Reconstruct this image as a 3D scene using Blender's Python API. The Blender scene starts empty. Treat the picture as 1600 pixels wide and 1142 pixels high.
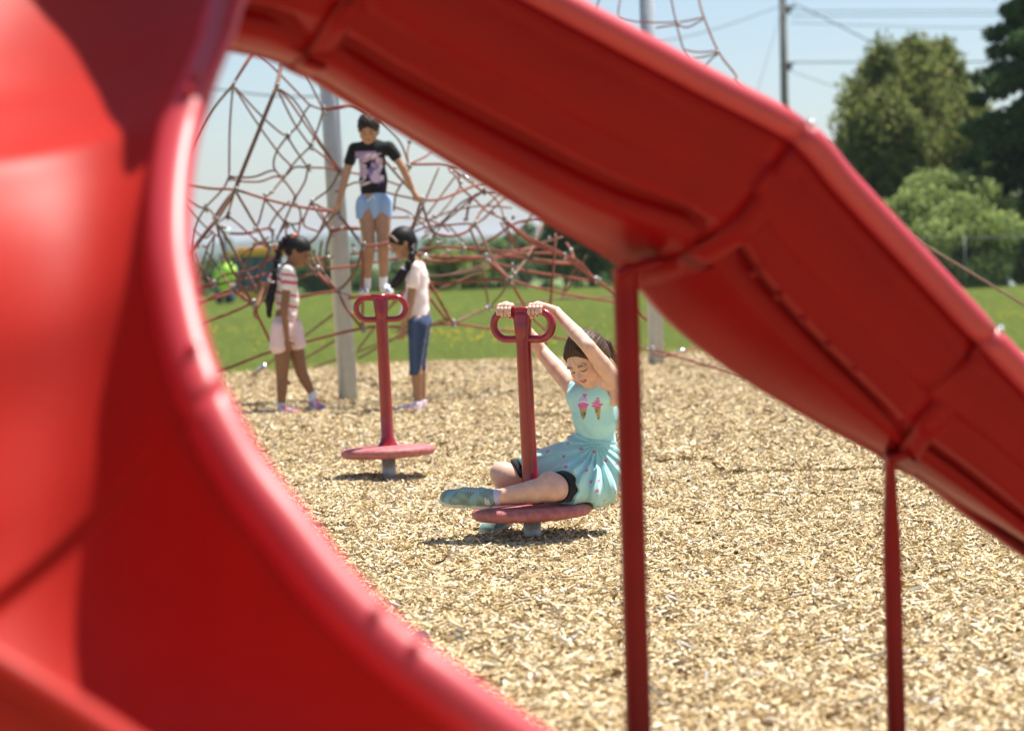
import bpy, bmesh, math, random
import numpy as np
from mathutils import Vector, Matrix
random.seed(7)
rng = np.random.default_rng(7)
D = bpy.data
SC = bpy.context.scene
COL = SC.collection

# ------------------------------------------------------------ camera
FPX = 85.0 / 36.0 * 1600.0
PITCH = math.atan(186.0 / FPX)
ROLL = 0.026
CAMH = 1.22
fw = Vector((0, math.cos(PITCH), -math.sin(PITCH)))
r0 = Vector((1, 0, 0))
u0 = r0.cross(fw)
up = (u0 * math.cos(ROLL) + r0 * math.sin(ROLL)).normalized()
rt = (r0 * math.cos(ROLL) - u0 * math.sin(ROLL)).normalized()
cam_d = D.cameras.new('camera')
cam = D.objects.new('camera', cam_d)
COL.objects.link(cam)
cam.matrix_world = Matrix(((rt.x, up.x, -fw.x, 0), (rt.y, up.y, -fw.y, 0), (rt.z, up.z, -fw.z, CAMH), (0, 0, 0, 1)))
cam_d.lens = 85
cam_d.sensor_width = 36
cam_d.clip_start = 0.1
cam_d.clip_end = 12000
cam_d.dof.use_dof = True
cam_d.dof.focus_distance = 9.95
cam_d.dof.aperture_fstop = 2.8
SC.camera = cam

# ------------------------------------------------------------ light
SUN_EL = 68.0
SUN_DIR = Vector((0.86, 0.46, 0))          # horizontal direction towards the sun
SUN_DIR.normalize()
w = D.worlds.new('World')
SC.world = w
w.use_nodes = True
nt = w.node_tree
nt.nodes.clear()
sky = nt.nodes.new('ShaderNodeTexSky')
sky.sky_type = 'NISHITA'
sky.sun_disc = False
sky.sun_elevation = math.radians(SUN_EL)
sky.sun_rotation = math.atan2(SUN_DIR.x, SUN_DIR.y)
sky.altitude = 200
sky.air_density = 0.9
sky.dust_density = 1.1
sky.ozone_density = 1.6
bg = nt.nodes.new('ShaderNodeBackground')
bg.inputs['Strength'].default_value = 0.078
wo = nt.nodes.new('ShaderNodeOutputWorld')
nt.links.new(sky.outputs[0], bg.inputs[0])
nt.links.new(bg.outputs[0], wo.inputs[0])
sd = D.lights.new('sun', 'SUN')
sd.energy = 5.0
sd.angle = math.radians(0.53)
sd.color = (1.0, 0.955, 0.88)
so = D.objects.new('sun', sd)
COL.objects.link(so)
sv = Vector((SUN_DIR.x * math.cos(math.radians(SUN_EL)), SUN_DIR.y * math.cos(math.radians(SUN_EL)), math.sin(math.radians(SUN_EL))))
so.rotation_euler = sv.to_track_quat('Z', 'Y').to_euler()
so.location = sv * 40
SC.view_settings.view_transform = 'Standard'
SC.view_settings.look = 'None'
SC.view_settings.gamma = 1
SC.view_settings.exposure = 0.95
SC.view_settings.use_curve_mapping = False
SC.cycles.max_bounces = 6
SC.cycles.transparent_max_bounces = 8
SC.cycles.volume_bounces = 0
SC.cycles.use_denoising = True

# ------------------------------------------------------------ helpers
def W(px, py, Y):
    """the place seen at photo position px,py, Y metres in front"""
    d = fw + rt * ((px - 800.0) / FPX) + up * ((571.0 - py) / FPX)
    t = Y / d.y
    return Vector((0, 0, CAMH)) + d * t

def G(px, py, z=0.0):
    d = fw + rt * ((px - 800.0) / FPX) + up * ((571.0 - py) / FPX)
    t = (z - CAMH) / d.z
    return Vector((0, 0, CAMH)) + d * t

def tag(o, label=None, cat=None, group=None, kind=None):
    if label: o['label'] = label
    if cat: o['category'] = cat
    if group: o['group'] = group
    if kind: o['kind'] = kind
    return o

def empty(name, loc=(0, 0, 0), **k):
    o = D.objects.new(name, None)
    o.location = loc
    COL.objects.link(o)
    tag(o, **k)
    return o

def link(name, me, mat, parent=None, **k):
    o = D.objects.new(name, me)
    COL.objects.link(o)
    if mat is not None:
        me.materials.clear() if False else None
        if isinstance(mat, (list, tuple)):
            for m in mat: me.materials.append(m)
        elif len(me.materials) == 0:
            me.materials.append(mat)
    if parent is not None:
        o.parent = parent
        bpy_loc = parent.location
        o.location = (-bpy_loc.x, -bpy_loc.y, -bpy_loc.z)   # geometry is given in world space
        if parent.parent is not None:
            o.location = (0, 0, 0)
    tag(o, **k)
    return o

def mesh(name, verts, faces, smooth=True):
    me = D.meshes.new(name)
    me.from_pydata([tuple(v) for v in verts], [], faces)
    if smooth:
        me.polygons.foreach_set('use_smooth', [True] * len(me.polygons))
    me.update()
    return me

def npmesh(name, V, F, smooth=True, mats=None):
    """V (n,3) F (m,k) arrays"""
    me = D.meshes.new(name)
    V = np.asarray(V, dtype=np.float32); F = np.asarray(F, dtype=np.int32)
    m, k = F.shape
    me.vertices.add(len(V)); me.vertices.foreach_set('co', V.ravel())
    me.loops.add(m * k); me.loops.foreach_set('vertex_index', F.ravel())
    me.polygons.add(m)
    me.polygons.foreach_set('loop_start', np.arange(0, m * k, k, dtype=np.int32))
    me.polygons.foreach_set('loop_total', np.full(m, k, dtype=np.int32))
    me.polygons.foreach_set('use_smooth', np.full(m, bool(smooth)))
    if mats is not None:
        me.polygons.foreach_set('material_index', np.asarray(mats, dtype=np.int32))
    me.update(calc_edges=True)
    me.validate()
    return me

def catmull(P, n):
    P = [Vector(p) for p in P]
    P = [P[0] * 2 - P[1]] + P + [P[-1] * 2 - P[-2]]
    out = []
    for i in range(1, len(P) - 2):
        for j in range(n):
            t = j / n
            a, b, c, d = P[i - 1], P[i], P[i + 1], P[i + 2]
            out.append(0.5 * ((2 * b) + (c - a) * t + (2 * a - 5 * b + 4 * c - d) * t * t + (3 * b - a - 3 * c + d) * t ** 3))
    out.append(P[-2].copy())
    return out

class MB:
    def __init__(s): s.v = []; s.f = []
    def tube(s, pts, r, seg=8, cap=True, sx=1.0):
        pts = [Vector(p) for p in pts]
        n = len(pts)
        rs = r if isinstance(r, (list, tuple)) else [r] * n
        prev = None
        base = len(s.v)
        for i, p in enumerate(pts):
            t = (pts[min(i + 1, n - 1)] - pts[max(i - 1, 0)])
            if t.length < 1e-9: t = Vector((0, 0, 1))
            t.normalize()
            if prev is None:
                a = Vector((0, 0, 1)) if abs(t.z) < 0.9 else Vector((0, 1, 0))
                nx = t.cross(a).normalized()
            else:
                nx = (prev - t * prev.dot(t)).normalized()
            prev = nx
            ny = t.cross(nx)
            for k in range(seg):
                an = 2 * math.pi * k / seg
                s.v.append(p + nx * (math.cos(an) * rs[i] * sx) + ny * (math.sin(an) * rs[i]))
        for i in range(n - 1):
            for k in range(seg):
                a = base + i * seg + k; b = base + i * seg + (k + 1) % seg
                s.f.append((a, b, b + seg, a + seg))
        if cap:
            s.f.append(tuple(base + k for k in range(seg))[::-1])
            s.f.append(tuple(base + (n - 1) * seg + k for k in range(seg)))
        return s
    def lathe(s, prof, c=(0, 0, 0), seg=32, axis=None):
        """prof: (r, z) list"""
        c = Vector(c); base = len(s.v)
        R = Matrix.Identity(3)
        if axis is not None:
            R = Vector((0, 0, 1)).rotation_difference(Vector(axis)).to_matrix()
        for (r, z) in prof:
            for k in range(seg):
                an = 2 * math.pi * k / seg
                s.v.append(c + R @ Vector((r * math.cos(an), r * math.sin(an), z)))
        for i in range(len(prof) - 1):
            for k in range(seg):
                a = base + i * seg + k; b = base + i * seg + (k + 1) % seg
                s.f.append((a, b, b + seg, a + seg))
        s.f.append(tuple(base + k for k in range(seg))[::-1])
        s.f.append(tuple(base + (len(prof) - 1) * seg + k for k in range(seg)))
        return s
    def box(s, c, size, R=None):
        c = Vector(c); base = len(s.v)
        for sx in (-1, 1):
            for sy in (-1, 1):
                for sz in (-1, 1):
                    q = Vector((sx * size[0] / 2, sy * size[1] / 2, sz * size[2] / 2))
                    if R is not None: q = R @ q
                    s.v.append(c + q)
        for q in ((0, 1, 3, 2), (4, 6, 7, 5), (0, 4, 5, 1), (2, 3, 7, 6), (0, 2, 6, 4), (1, 5, 7, 3)):
            s.f.append(tuple(base + k for k in q))
        return s
    def loft(s, rows, close=False):
        base = len(s.v); m = len(rows[0])
        for r in rows: s.v.extend(Vector(p) for p in r)
        for i in range(len(rows) - 1):
            for k in range(m if close else m - 1):
                a = base + i * m + k; b = base + i * m + (k + 1) % m
                s.f.append((a, b, b + m, a + m))
        return s
    def build(s, name, mat, parent=None, smooth=True, sharp=None, **k):
        me = mesh(name, s.v, s.f, smooth)
        o = link(name, me, mat, parent, **k)
        if sharp is not None:
            bm = bmesh.new(); bm.from_mesh(me)
            bmesh.ops.recalc_face_normals(bm, faces=bm.faces)
            for e in bm.edges:
                if len(e.link_faces) == 2 and e.calc_face_angle(0) > math.radians(sharp): e.smooth = False
            bm.to_mesh(me); bm.free()
        return o

# ------------------------------------------------------------ materials
def mat(name, col, rough=0.5, spec=0.5, metal=0.0, noise=0.0, nscale=20.0, bump=0.0, bscale=60.0, coat=0.0, col2=None,
        island=None, sss=0.0, trans=0.0, sheen=0.0, vcol=None, coords='Object', detail=4.0):
    m = D.materials.new(name); m.use_nodes = True
    nt = m.node_tree; N = nt.nodes; L = nt.links
    b = N['Principled BSDF']
    b.inputs['Roughness'].default_value = rough
    b.inputs['Specular IOR Level'].default_value = spec
    b.inputs['Metallic'].default_value = metal
    b.inputs['Coat Weight'].default_value = coat
    b.inputs['Coat Roughness'].default_value = 0.08
    if sss:
        b.inputs['Subsurface Weight'].default_value = sss
        b.inputs['Subsurface Radius'].default_value = (0.012, 0.005, 0.003)
        b.inputs['Subsurface Scale'].default_value = 1.0
    if sheen: b.inputs['Sheen Weight'].default_value = sheen
    tc = N.new('ShaderNodeTexCoord')
    src = None
    if vcol:
        a = N.new('ShaderNodeAttribute'); a.attribute_name = vcol
        src = a.outputs['Color']
    elif island:
        gi = N.new('ShaderNodeNewGeometry')
        cr = N.new('ShaderNodeValToRGB')
        cr.color_ramp.elements[0].position = island[0][0]; cr.color_ramp.elements[0].color = (*island[0][1], 1)
        cr.color_ramp.elements[1].position = island[-1][0]; cr.color_ramp.elements[1].color = (*island[-1][1], 1)
        for p, c in island[1:-1]:
            e = cr.color_ramp.elements.new(p); e.color = (*c, 1)
        L.new(gi.outputs['Random Per Island'], cr.inputs[0])
        src = cr.outputs[0]
    else:
        rgb = N.new('ShaderNodeRGB'); rgb.outputs[0].default_value = (*col, 1); src = rgb.outputs[0]
    if noise or col2:
        nz = N.new('ShaderNodeTexNoise'); nz.inputs['Scale'].default_value = nscale; nz.inputs['Detail'].default_value = detail
        L.new(tc.outputs[coords], nz.inputs['Vector'])
        mx = N.new('ShaderNodeMix'); mx.data_type = 'RGBA'
        mr = N.new('ShaderNodeMapRange'); mr.inputs[1].default_value = 0.35; mr.inputs[2].default_value = 0.65
        L.new(nz.outputs['Fac'], mr.inputs[0]); L.new(mr.outputs[0], mx.inputs[0])
        if col2:
            L.new(src, mx.inputs[6]); mx.inputs[7].default_value = (*col2, 1)
            src = mx.outputs[2]
        else:
            hs = N.new('ShaderNodeMix'); hs.data_type = 'RGBA'; hs.blend_type = 'MULTIPLY'; hs.inputs[0].default_value = 1
            mr.inputs[3].default_value = 1 - noise; mr.inputs[4].default_value = 1 + noise
            cb = N.new('ShaderNodeCombineColor')
            for q in range(3): L.new(mr.outputs[0], cb.inputs[q])
            L.new(src, hs.inputs[6]); L.new(cb.outputs[0], hs.inputs[7]); src = hs.outputs[2]
    L.new(src, b.inputs['Base Color'])
    if bump:
        nb = N.new('ShaderNodeTexNoise'); nb.inputs['Scale'].default_value = bscale; nb.inputs['Detail'].default_value = 3
        L.new(tc.outputs[coords], nb.inputs['Vector'])
        bp = N.new('ShaderNodeBump'); bp.inputs['Strength'].default_value = bump; bp.inputs['Distance'].default_value = 0.01
        L.new(nb.outputs['Fac'], bp.inputs['Height']); L.new(bp.outputs[0], b.inputs['Normal'])
    if trans:
        tr = N.new('ShaderNodeBsdfTranslucent'); L.new(src, tr.inputs[0])
        ms = N.new('ShaderNodeMixShader'); ms.inputs[0].default_value = trans
        out = N['Material Output']
        L.new(b.outputs[0], ms.inputs[1]); L.new(tr.outputs[0], ms.inputs[2]); L.new(ms.outputs[0], out.inputs[0])
    return m

M = {}
M['plastic_shaded'] = mat('shaded_red_plastic', (0.26, 0.0035, 0.004), rough=0.36, spec=0.14, noise=0.06, nscale=5, bump=0.04, bscale=18)  # same red plastic as the curved slide, shade worked into a darker base
M['plastic'] = mat('red_plastic', (0.37, 0.019, 0.012), rough=0.46, spec=0.12, noise=0.05, nscale=6, bump=0.04, bscale=18)  # copy for the sunlit chute, light worked into a brighter base
M['lip'] = mat('red_plastic_lip', (0.46, 0.040, 0.050), rough=0.42, spec=0.5, noise=0.05, nscale=6, bump=0.04, bscale=14)
M['seatred'] = mat('worn_red_plastic', (0.36, 0.095, 0.095), rough=0.55, spec=0.35, nscale=38, detail=9, bump=0.35, bscale=120, col2=(0.46, 0.17, 0.165))
M['paint'] = mat('red_powder_coat', (0.27, 0.005, 0.012), rough=0.24, spec=0.5, noise=0.05, nscale=30, bump=0.02, bscale=300, coat=0.5)
M['bolt'] = mat('red_glint_bolt', (0.35, 0.01, 0.01), rough=0.10, spec=0.6)
M['postred'] = mat('red_post_paint', (0.24, 0.004, 0.005), rough=0.34, spec=0.2, noise=0.06, nscale=10)
M['galv'] = mat('galvanised_steel', (0.42, 0.44, 0.45), rough=0.42, metal=0.35, noise=0.10, nscale=35, bump=0.05, bscale=90)
M['mast'] = mat('grey_mast_paint', (0.42, 0.46, 0.50), rough=0.30, metal=0.1, noise=0.05, nscale=12, coat=0.3)
M['alu'] = mat('polished_aluminium', (0.75, 0.76, 0.78), rough=0.22, metal=0.9, noise=0.04, nscale=50)
M['rope'] = mat('red_rope', (0.36, 0.07, 0.042), rough=0.75, noise=0.35, nscale=260, bump=0.8, bscale=260, col2=(0.20, 0.07, 0.045))
M['brope'] = mat('brown_rope', (0.21, 0.105, 0.07), rough=0.8, noise=0.25, nscale=260, bump=0.8, bscale=260)
M['wood'] = mat('weathered_pole_wood', (0.13, 0.12, 0.105), rough=0.9, noise=0.3, nscale=6, bump=0.3, bscale=30)
M['black'] = mat('black_insulator', (0.02, 0.02, 0.022), rough=0.6)
M['cable'] = mat('power_cable', (0.10, 0.11, 0.12), rough=0.5)

# ------------------------------------------------------------ terrain
def terrain_z(x, y):
    z = 0.0
    if y > 66: z = -9.0 * (1 - math.exp(-((y - 66) / 60.0) ** 1.3))
    if y > 500: z += (min(y, 6000) - 500) * 0.0008
    return z

def ground_sheet():
    xs = [-4000, -2000, -900, -400, -200, -100, -60, -40, -25, -15, -8, -4, 0, 4, 8, 15, 25, 40, 60, 100, 200, 400, 900, 2000, 4000]
    ys = [-60, -20, 0, 5, 10, 20, 30, 45, 60, 66, 72, 80, 90, 105, 125, 160, 220, 330, 500, 900, 1600, 3000, 6000]
    vs = [(x, y, terrain_z(x, y)) for y in ys for x in xs]
    n = len(xs)
    fs = [(j * n + i, j * n + i + 1, (j + 1) * n + i + 1, (j + 1) * n + i) for j in range(len(ys) - 1) for i in range(n - 1)]
    return mesh('ground', vs, fs)
M['turf'] = mat('turf', (0.10, 0.15, 0.035), rough=0.9, spec=0.1, col2=(0.15, 0.20, 0.055), nscale=0.9, detail=6, bump=0.5, bscale=30)
link('ground', ground_sheet(), M['turf'], kind='structure')

# the edge between the chip bed and the lawn, in world x (left to right)
edge_px = [(-300, 618), (100, 600), (350, 587), (420, 582), (520, 574), (620, 570), (760, 566), (900, 562), (1000, 556), (1080, 549), (1200, 553), (1400, 560), (1600, 556), (1900, 552)]
edge = [G(*p) for p in edge_px]
def edge_y(x):
    if x <= edge[0].x: return edge[0].y
    for a, b in zip(edge, edge[1:]):
        if a.x <= x <= b.x:
            return a.y + (b.y - a.y) * (x - a.x) / (b.x - a.x) + 0.12 * math.sin(x * 3.1) + 0.06 * math.sin(x * 8.3)
    return edge[-1].y
M['mulch_base'] = mat('chip_bed', (0.30, 0.205, 0.105), rough=0.95, spec=0.1, col2=(0.42, 0.31, 0.17), nscale=55, detail=8, bump=0.9, bscale=70)
mv = []; mf = []
xs = [-12 + i * 0.25 for i in range(int(26 / 0.25) + 1)]
for x in xs:
    mv.append((x, -3, 0.004)); mv.append((x, 4.5, 0.004)); mv.append((x, edge_y(x), 0.004))
for i in range(len(xs) - 1):
    for k in (0, 1):
        a = i * 3 + k
        mf.append((a, a + 3, a + 4, a + 1))
link('playground_bed', mesh('playground_bed', mv, mf), M['mulch_base'], kind='structure')

def bedz(x, y):
    return 1.8 * 0.012 * math.sin(x * 1.7 + 0.4 * y) + 0.010 * math.sin(y * 1.15 - x * 0.6) + 0.006 * math.sin(3.1 * x + 2.2 * y)

# wood chips: one square metre tiles of separate little splinters, laid out by a node tree
def chip_tile(name, n, seed, L0=0.030, size=1.0):
    g = np.random.default_rng(seed)
    L = np.clip(L0 * np.exp(g.normal(0, 0.55, n)), 0.008, 0.085)
    Wd = np.clip(0.0068 * np.exp(g.normal(0, 0.38, n)), 0.003, 0.022)
    T = np.clip(0.003 * np.exp(g.normal(0, 0.4, n)), 0.001, 0.007)
    yaw = g.uniform(0, 2 * np.pi, n); pit = g.normal(0, 0.30, n); rol = g.normal(0, 0.45, n)
    c = np.stack([g.uniform(-.5, .5, n) * size, g.uniform(-.5, .5, n) * size, g.uniform(0.003, 0.022, n)], 1)
    bx = np.array([[-1, -1, -1], [1, -1, -1], [1, 1, -1], [-1, 1, -1], [-1, -1, 1], [1, -1, 1], [1, 1, 1], [-1, 1, 1]], float) * 0.5
    P = bx[None] * np.stack([L, Wd, T], 1)[:, None, :]
    P = P * (1 + g.normal(0, 0.16, (n, 8, 3)))
    tp = g.uniform(0.35, 1.0, (n, 1)); P[:, [1, 2, 5, 6], 1] *= tp
    P[:, :, 2] += (P[:, :, 0] ** 2) * g.normal(0, 3.0, (n, 1))
    cy, sy, cp, sp, cr, sr = np.cos(yaw), np.sin(yaw), np.cos(pit), np.sin(pit), np.cos(rol), np.sin(rol)
    x, y, z = P[..., 0], P[..., 1], P[..., 2]
    y, z = y * cr[:, None] - z * sr[:, None], y * sr[:, None] + z * cr[:, None]
    x, z = x * cp[:, None] - z * sp[:, None], x * sp[:, None] + z * cp[:, None]
    x, y = x * cy[:, None] - y * sy[:, None], x * sy[:, None] + y * cy[:, None]
    V = np.stack([x, y, z], -1) + c[:, None, :]
    q = np.array([[0, 3, 2, 1], [4, 5, 6, 7], [0, 1, 5, 4], [1, 2, 6, 5], [2, 3, 7, 6], [3, 0, 4, 7]])
    F = (np.arange(n)[:, None, None] * 8 + q[None]).reshape(-1, 4)
    return npmesh(name, V.reshape(-1, 3), F, smooth=False)
M['chips'] = mat('wood_chips', (0, 0, 0), rough=0.8, spec=0.25, noise=0.18, nscale=160,
    island=[(0.0, (0.10, 0.065, 0.03)), (0.12, (0.23, 0.15, 0.07)), (0.3, (0.44, 0.315, 0.145)), (0.5, (0.59, 0.45, 0.24)), (0.75, (0.71, 0.58, 0.36)), (0.93, (0.82, 0.73, 0.54)), (1.0, (0.46, 0.43, 0.38))])

def scatter(name, pts, protos, material, scale_rng=(1, 1), kind='stuff', label=None, rot90=True, seed=0, cat=None):
    """one object: a point mesh whose points carry copies of the proto meshes"""
    me = D.meshes.new(name)
    me.from_pydata([tuple(p) for p in pts], [], [])
    g = np.random.default_rng(seed)
    at = me.attributes.new('rz', 'FLOAT', 'POINT')
    rz = (g.integers(0, 4, len(pts)) * (math.pi / 2)) if rot90 else g.uniform(0, 2 * math.pi, len(pts))
    at.data.foreach_set('value', rz.astype(np.float32))
    at = me.attributes.new('sc', 'FLOAT', 'POINT')
    at.data.foreach_set('value', g.uniform(scale_rng[0], scale_rng[1], len(pts)).astype(np.float32))
    at = me.attributes.new('pick', 'INT', 'POINT')
    at.data.foreach_set('value', g.integers(0, len(protos), len(pts)).astype(np.int32))
    o = link(name, me, None, kind=kind, label=label, cat=cat)
    ng = D.node_groups.new(name + '_nodes', 'GeometryNodeTree')
    ng.interface.new_socket('Geometry', in_out='INPUT', socket_type='NodeSocketGeometry')
    ng.interface.new_socket('Geometry', in_out='OUTPUT', socket_type='NodeSocketGeometry')
    gi = ng.nodes.new('NodeGroupInput'); go = ng.nodes.new('NodeGroupOutput')
    ip = ng.nodes.new('GeometryNodeInstanceOnPoints')
    g2i = ng.nodes.new('GeometryNodeGeometryToInstance')
    for i, pm in enumerate(protos[::-1]):
        po = D.objects.new(name + '_proto', pm)
        if len(pm.materials) == 0: pm.materials.append(material)
        oi = ng.nodes.new('GeometryNodeObjectInfo'); oi.inputs['Object'].default_value = po
        oi.inputs['As Instance'].default_value = True
        ng.links.new(oi.outputs['Geometry'], g2i.inputs[0])
    m2p = ng.nodes.new('GeometryNodeMeshToPoints')
    ng.links.new(gi.outputs[0], m2p.inputs['Mesh'])
    ng.links.new(m2p.outputs[0], ip.inputs['Points'])
    ng.links.new(g2i.outputs[0], ip.inputs['Instance'])
    ip.inputs['Pick Instance'].default_value = True
    def attr(nm, ty):
        n = ng.nodes.new('GeometryNodeInputNamedAttribute'); n.data_type = ty; n.inputs['Name'].default_value = nm
        return n.outputs['Attribute']
    cx = ng.nodes.new('ShaderNodeCombineXYZ'); ng.links.new(attr('rz', 'FLOAT'), cx.inputs[2])
    ng.links.new(cx.outputs[0], ip.inputs['Rotation'])
    ng.links.new(attr('sc', 'FLOAT'), ip.inputs['Scale'])
    ng.links.new(attr('pick', 'INT'), ip.inputs['Instance Index'])
    ng.links.new(ip.outputs[0], go.inputs[0])
    md = o.modifiers.new('scatter', 'NODES'); md.node_group = ng
    return o

tiles = [chip_tile('chip_tile', 13500, s, L0=0.0215) for s in (1, 2, 3)]
pts = []
y = 5.2
while y < 13.5:
    hw = y * 0.215 + 2.2
    x = -math.ceil(hw)
    while x < hw:
        pts.append((x + random.uniform(-.03, .03), y + random.uniform(-.03, .03), 0.006 + max(-0.006, bedz(x, y))))
        x += 0.94
    y += 0.94
scatter('wood_chips', pts, tiles, M['chips'], label='pale wood chips covering the near and middle playground bed', seed=3)
ftiles = [chip_tile('far_chip_tile', 5200, s, L0=0.038) for s in (11, 12)]
pts = []
while y < 31:
    hw = y * 0.215 + 1.6
    x = -math.ceil(hw)
    while x < hw:
        if y + 0.55 < edge_y(x):
            pts.append((x + random.uniform(-.05, .05), y + random.uniform(-.05, .05), 0.005 + max(-0.005, bedz(x, y))))
        x += 0.9
    y += 0.9
# ragged border tiles
for i in range(80):
    x = -9 + i * 0.26
    if abs(x) < 8.5: pts.append((x, edge_y(x) - 0.5 + random.uniform(-.04, .05), 0.003))
scatter('far_wood_chips', pts, ftiles, M['chips'], label='pale wood chips at the far side of the bed by the lawn', seed=4)

# grass tufts and dandelions
def grass_tile(name, n, seed, size=1.0, h=(0.03, 0.075)):
    g = np.random.default_rng(seed)
    p = g.uniform(-.5, .5, (n, 2)) * size
    hh = g.uniform(h[0], h[1], n); an = g.uniform(0, 2 * np.pi, n); ln = g.normal(0, 0.35, (n, 2))
    wv = np.stack([np.cos(an), np.sin(an)], 1) * 0.004
    z0 = np.zeros(n)
    a = np.column_stack([p - wv, z0]); b = np.column_stack([p + wv, z0])
    c = np.column_stack([p + ln * hh[:, None], hh])
    V = np.stack([a, b, c], 1).reshape(-1, 3)
    F = np.arange(n * 3).reshape(-1, 3)
    return npmesh(name, V, F, smooth=False)
M['grass'] = mat('grass_blades', (0, 0, 0), rough=0.6, spec=0.2, trans=0.5,
    island=[(0, (0.19, 0.24, 0.055)), (0.4, (0.30, 0.37, 0.085)), (0.8, (0.40, 0.46, 0.12)), (1.0, (0.52, 0.50, 0.21))])
gt = [grass_tile('grass_tile', 5200, s) for s in (5, 6)]
pts = []
y = 24.0
while y < 44:
    hw = y * 0.215 + 2
    x = -math.ceil(hw)
    while x < hw:
        if y - 0.35 > edge_y(x): pts.append((x, y, 0.0))
        x += 0.97
    y += 0.97
for i in range(70):
    x = -9 + i * 0.28
    pts.append((x, edge_y(x) + 0.45, 0.0))
scatter('lawn_grass', pts, gt, M['grass'], (0.8, 1.25), label='short green lawn grass', seed=5)
gt2 = [grass_tile('far_grass_tile', 5000, s, size=2.0, h=(0.04, 0.09)) for s in (7, 8)]
pts = []
while y < 78:
    hw = y * 0.215 + 3
    x = -math.ceil(hw)
    while x < hw:
        pts.append((x, y, terrain_z(x, y)))
        x += 1.9
    y += 1.9
scatter('far_lawn_grass', pts, gt2, M['grass'], (0.9, 1.3), label='far part of the green lawn', seed=6)

M['dandelion'] = mat('dandelion_yellow', (0.75, 0.52, 0.01), rough=0.7, noise=0.1, nscale=100)
vs = []; fs = []
clumps = [(random.uniform(-9, 9), random.uniform(26, 60)) for i in range(60)]
for px, py, n in [(690, 530, 26), (725, 527, 22), (745, 533, 14), (385, 530, 8), (420, 548, 6), (370, 520, 6), (760, 540, 10), (500, 520, 6), (945, 515, 10), (930, 498, 8), (1062, 512, 10), (1580, 500, 22), (1565, 492, 14), (1040, 505, 8), (640, 540, 6), (880, 545, 6), (560, 505, 5)]:
    g = G(px, py); clumps.append((g.x, g.y, n))
for cl in clumps:
    n = cl[2] if len(cl) > 2 else random.randint(2, 8)
    for i in range(n):
        s = 0.10 + cl[1] * 0.006
        x = cl[0] + random.gauss(0, s * 1.3); yy = cl[1] + random.gauss(0, s * 4)
        if yy < edge_y(x) + 0.3: continue
        r = random.uniform(0.014, 0.024); z = random.uniform(0.06, 0.12)
        b0 = len(vs)
        for k in range(6):
            a = k * math.pi / 3
            vs.append((x + r * math.cos(a), yy + r * math.sin(a), z))
        vs.append((x, yy, z + r * 0.7)); vs.append((x, yy, z - r * 0.6))
        for k in range(6):
            fs.append((b0 + k, b0 + (k + 1) % 6, b0 + 6)); fs.append((b0 + (k + 1) % 6, b0 + k, b0 + 7))
tag(link('dandelions', mesh('dandelions', vs, fs), M['dandelion']), label='yellow dandelion heads dotted over the lawn', kind='stuff')
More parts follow.
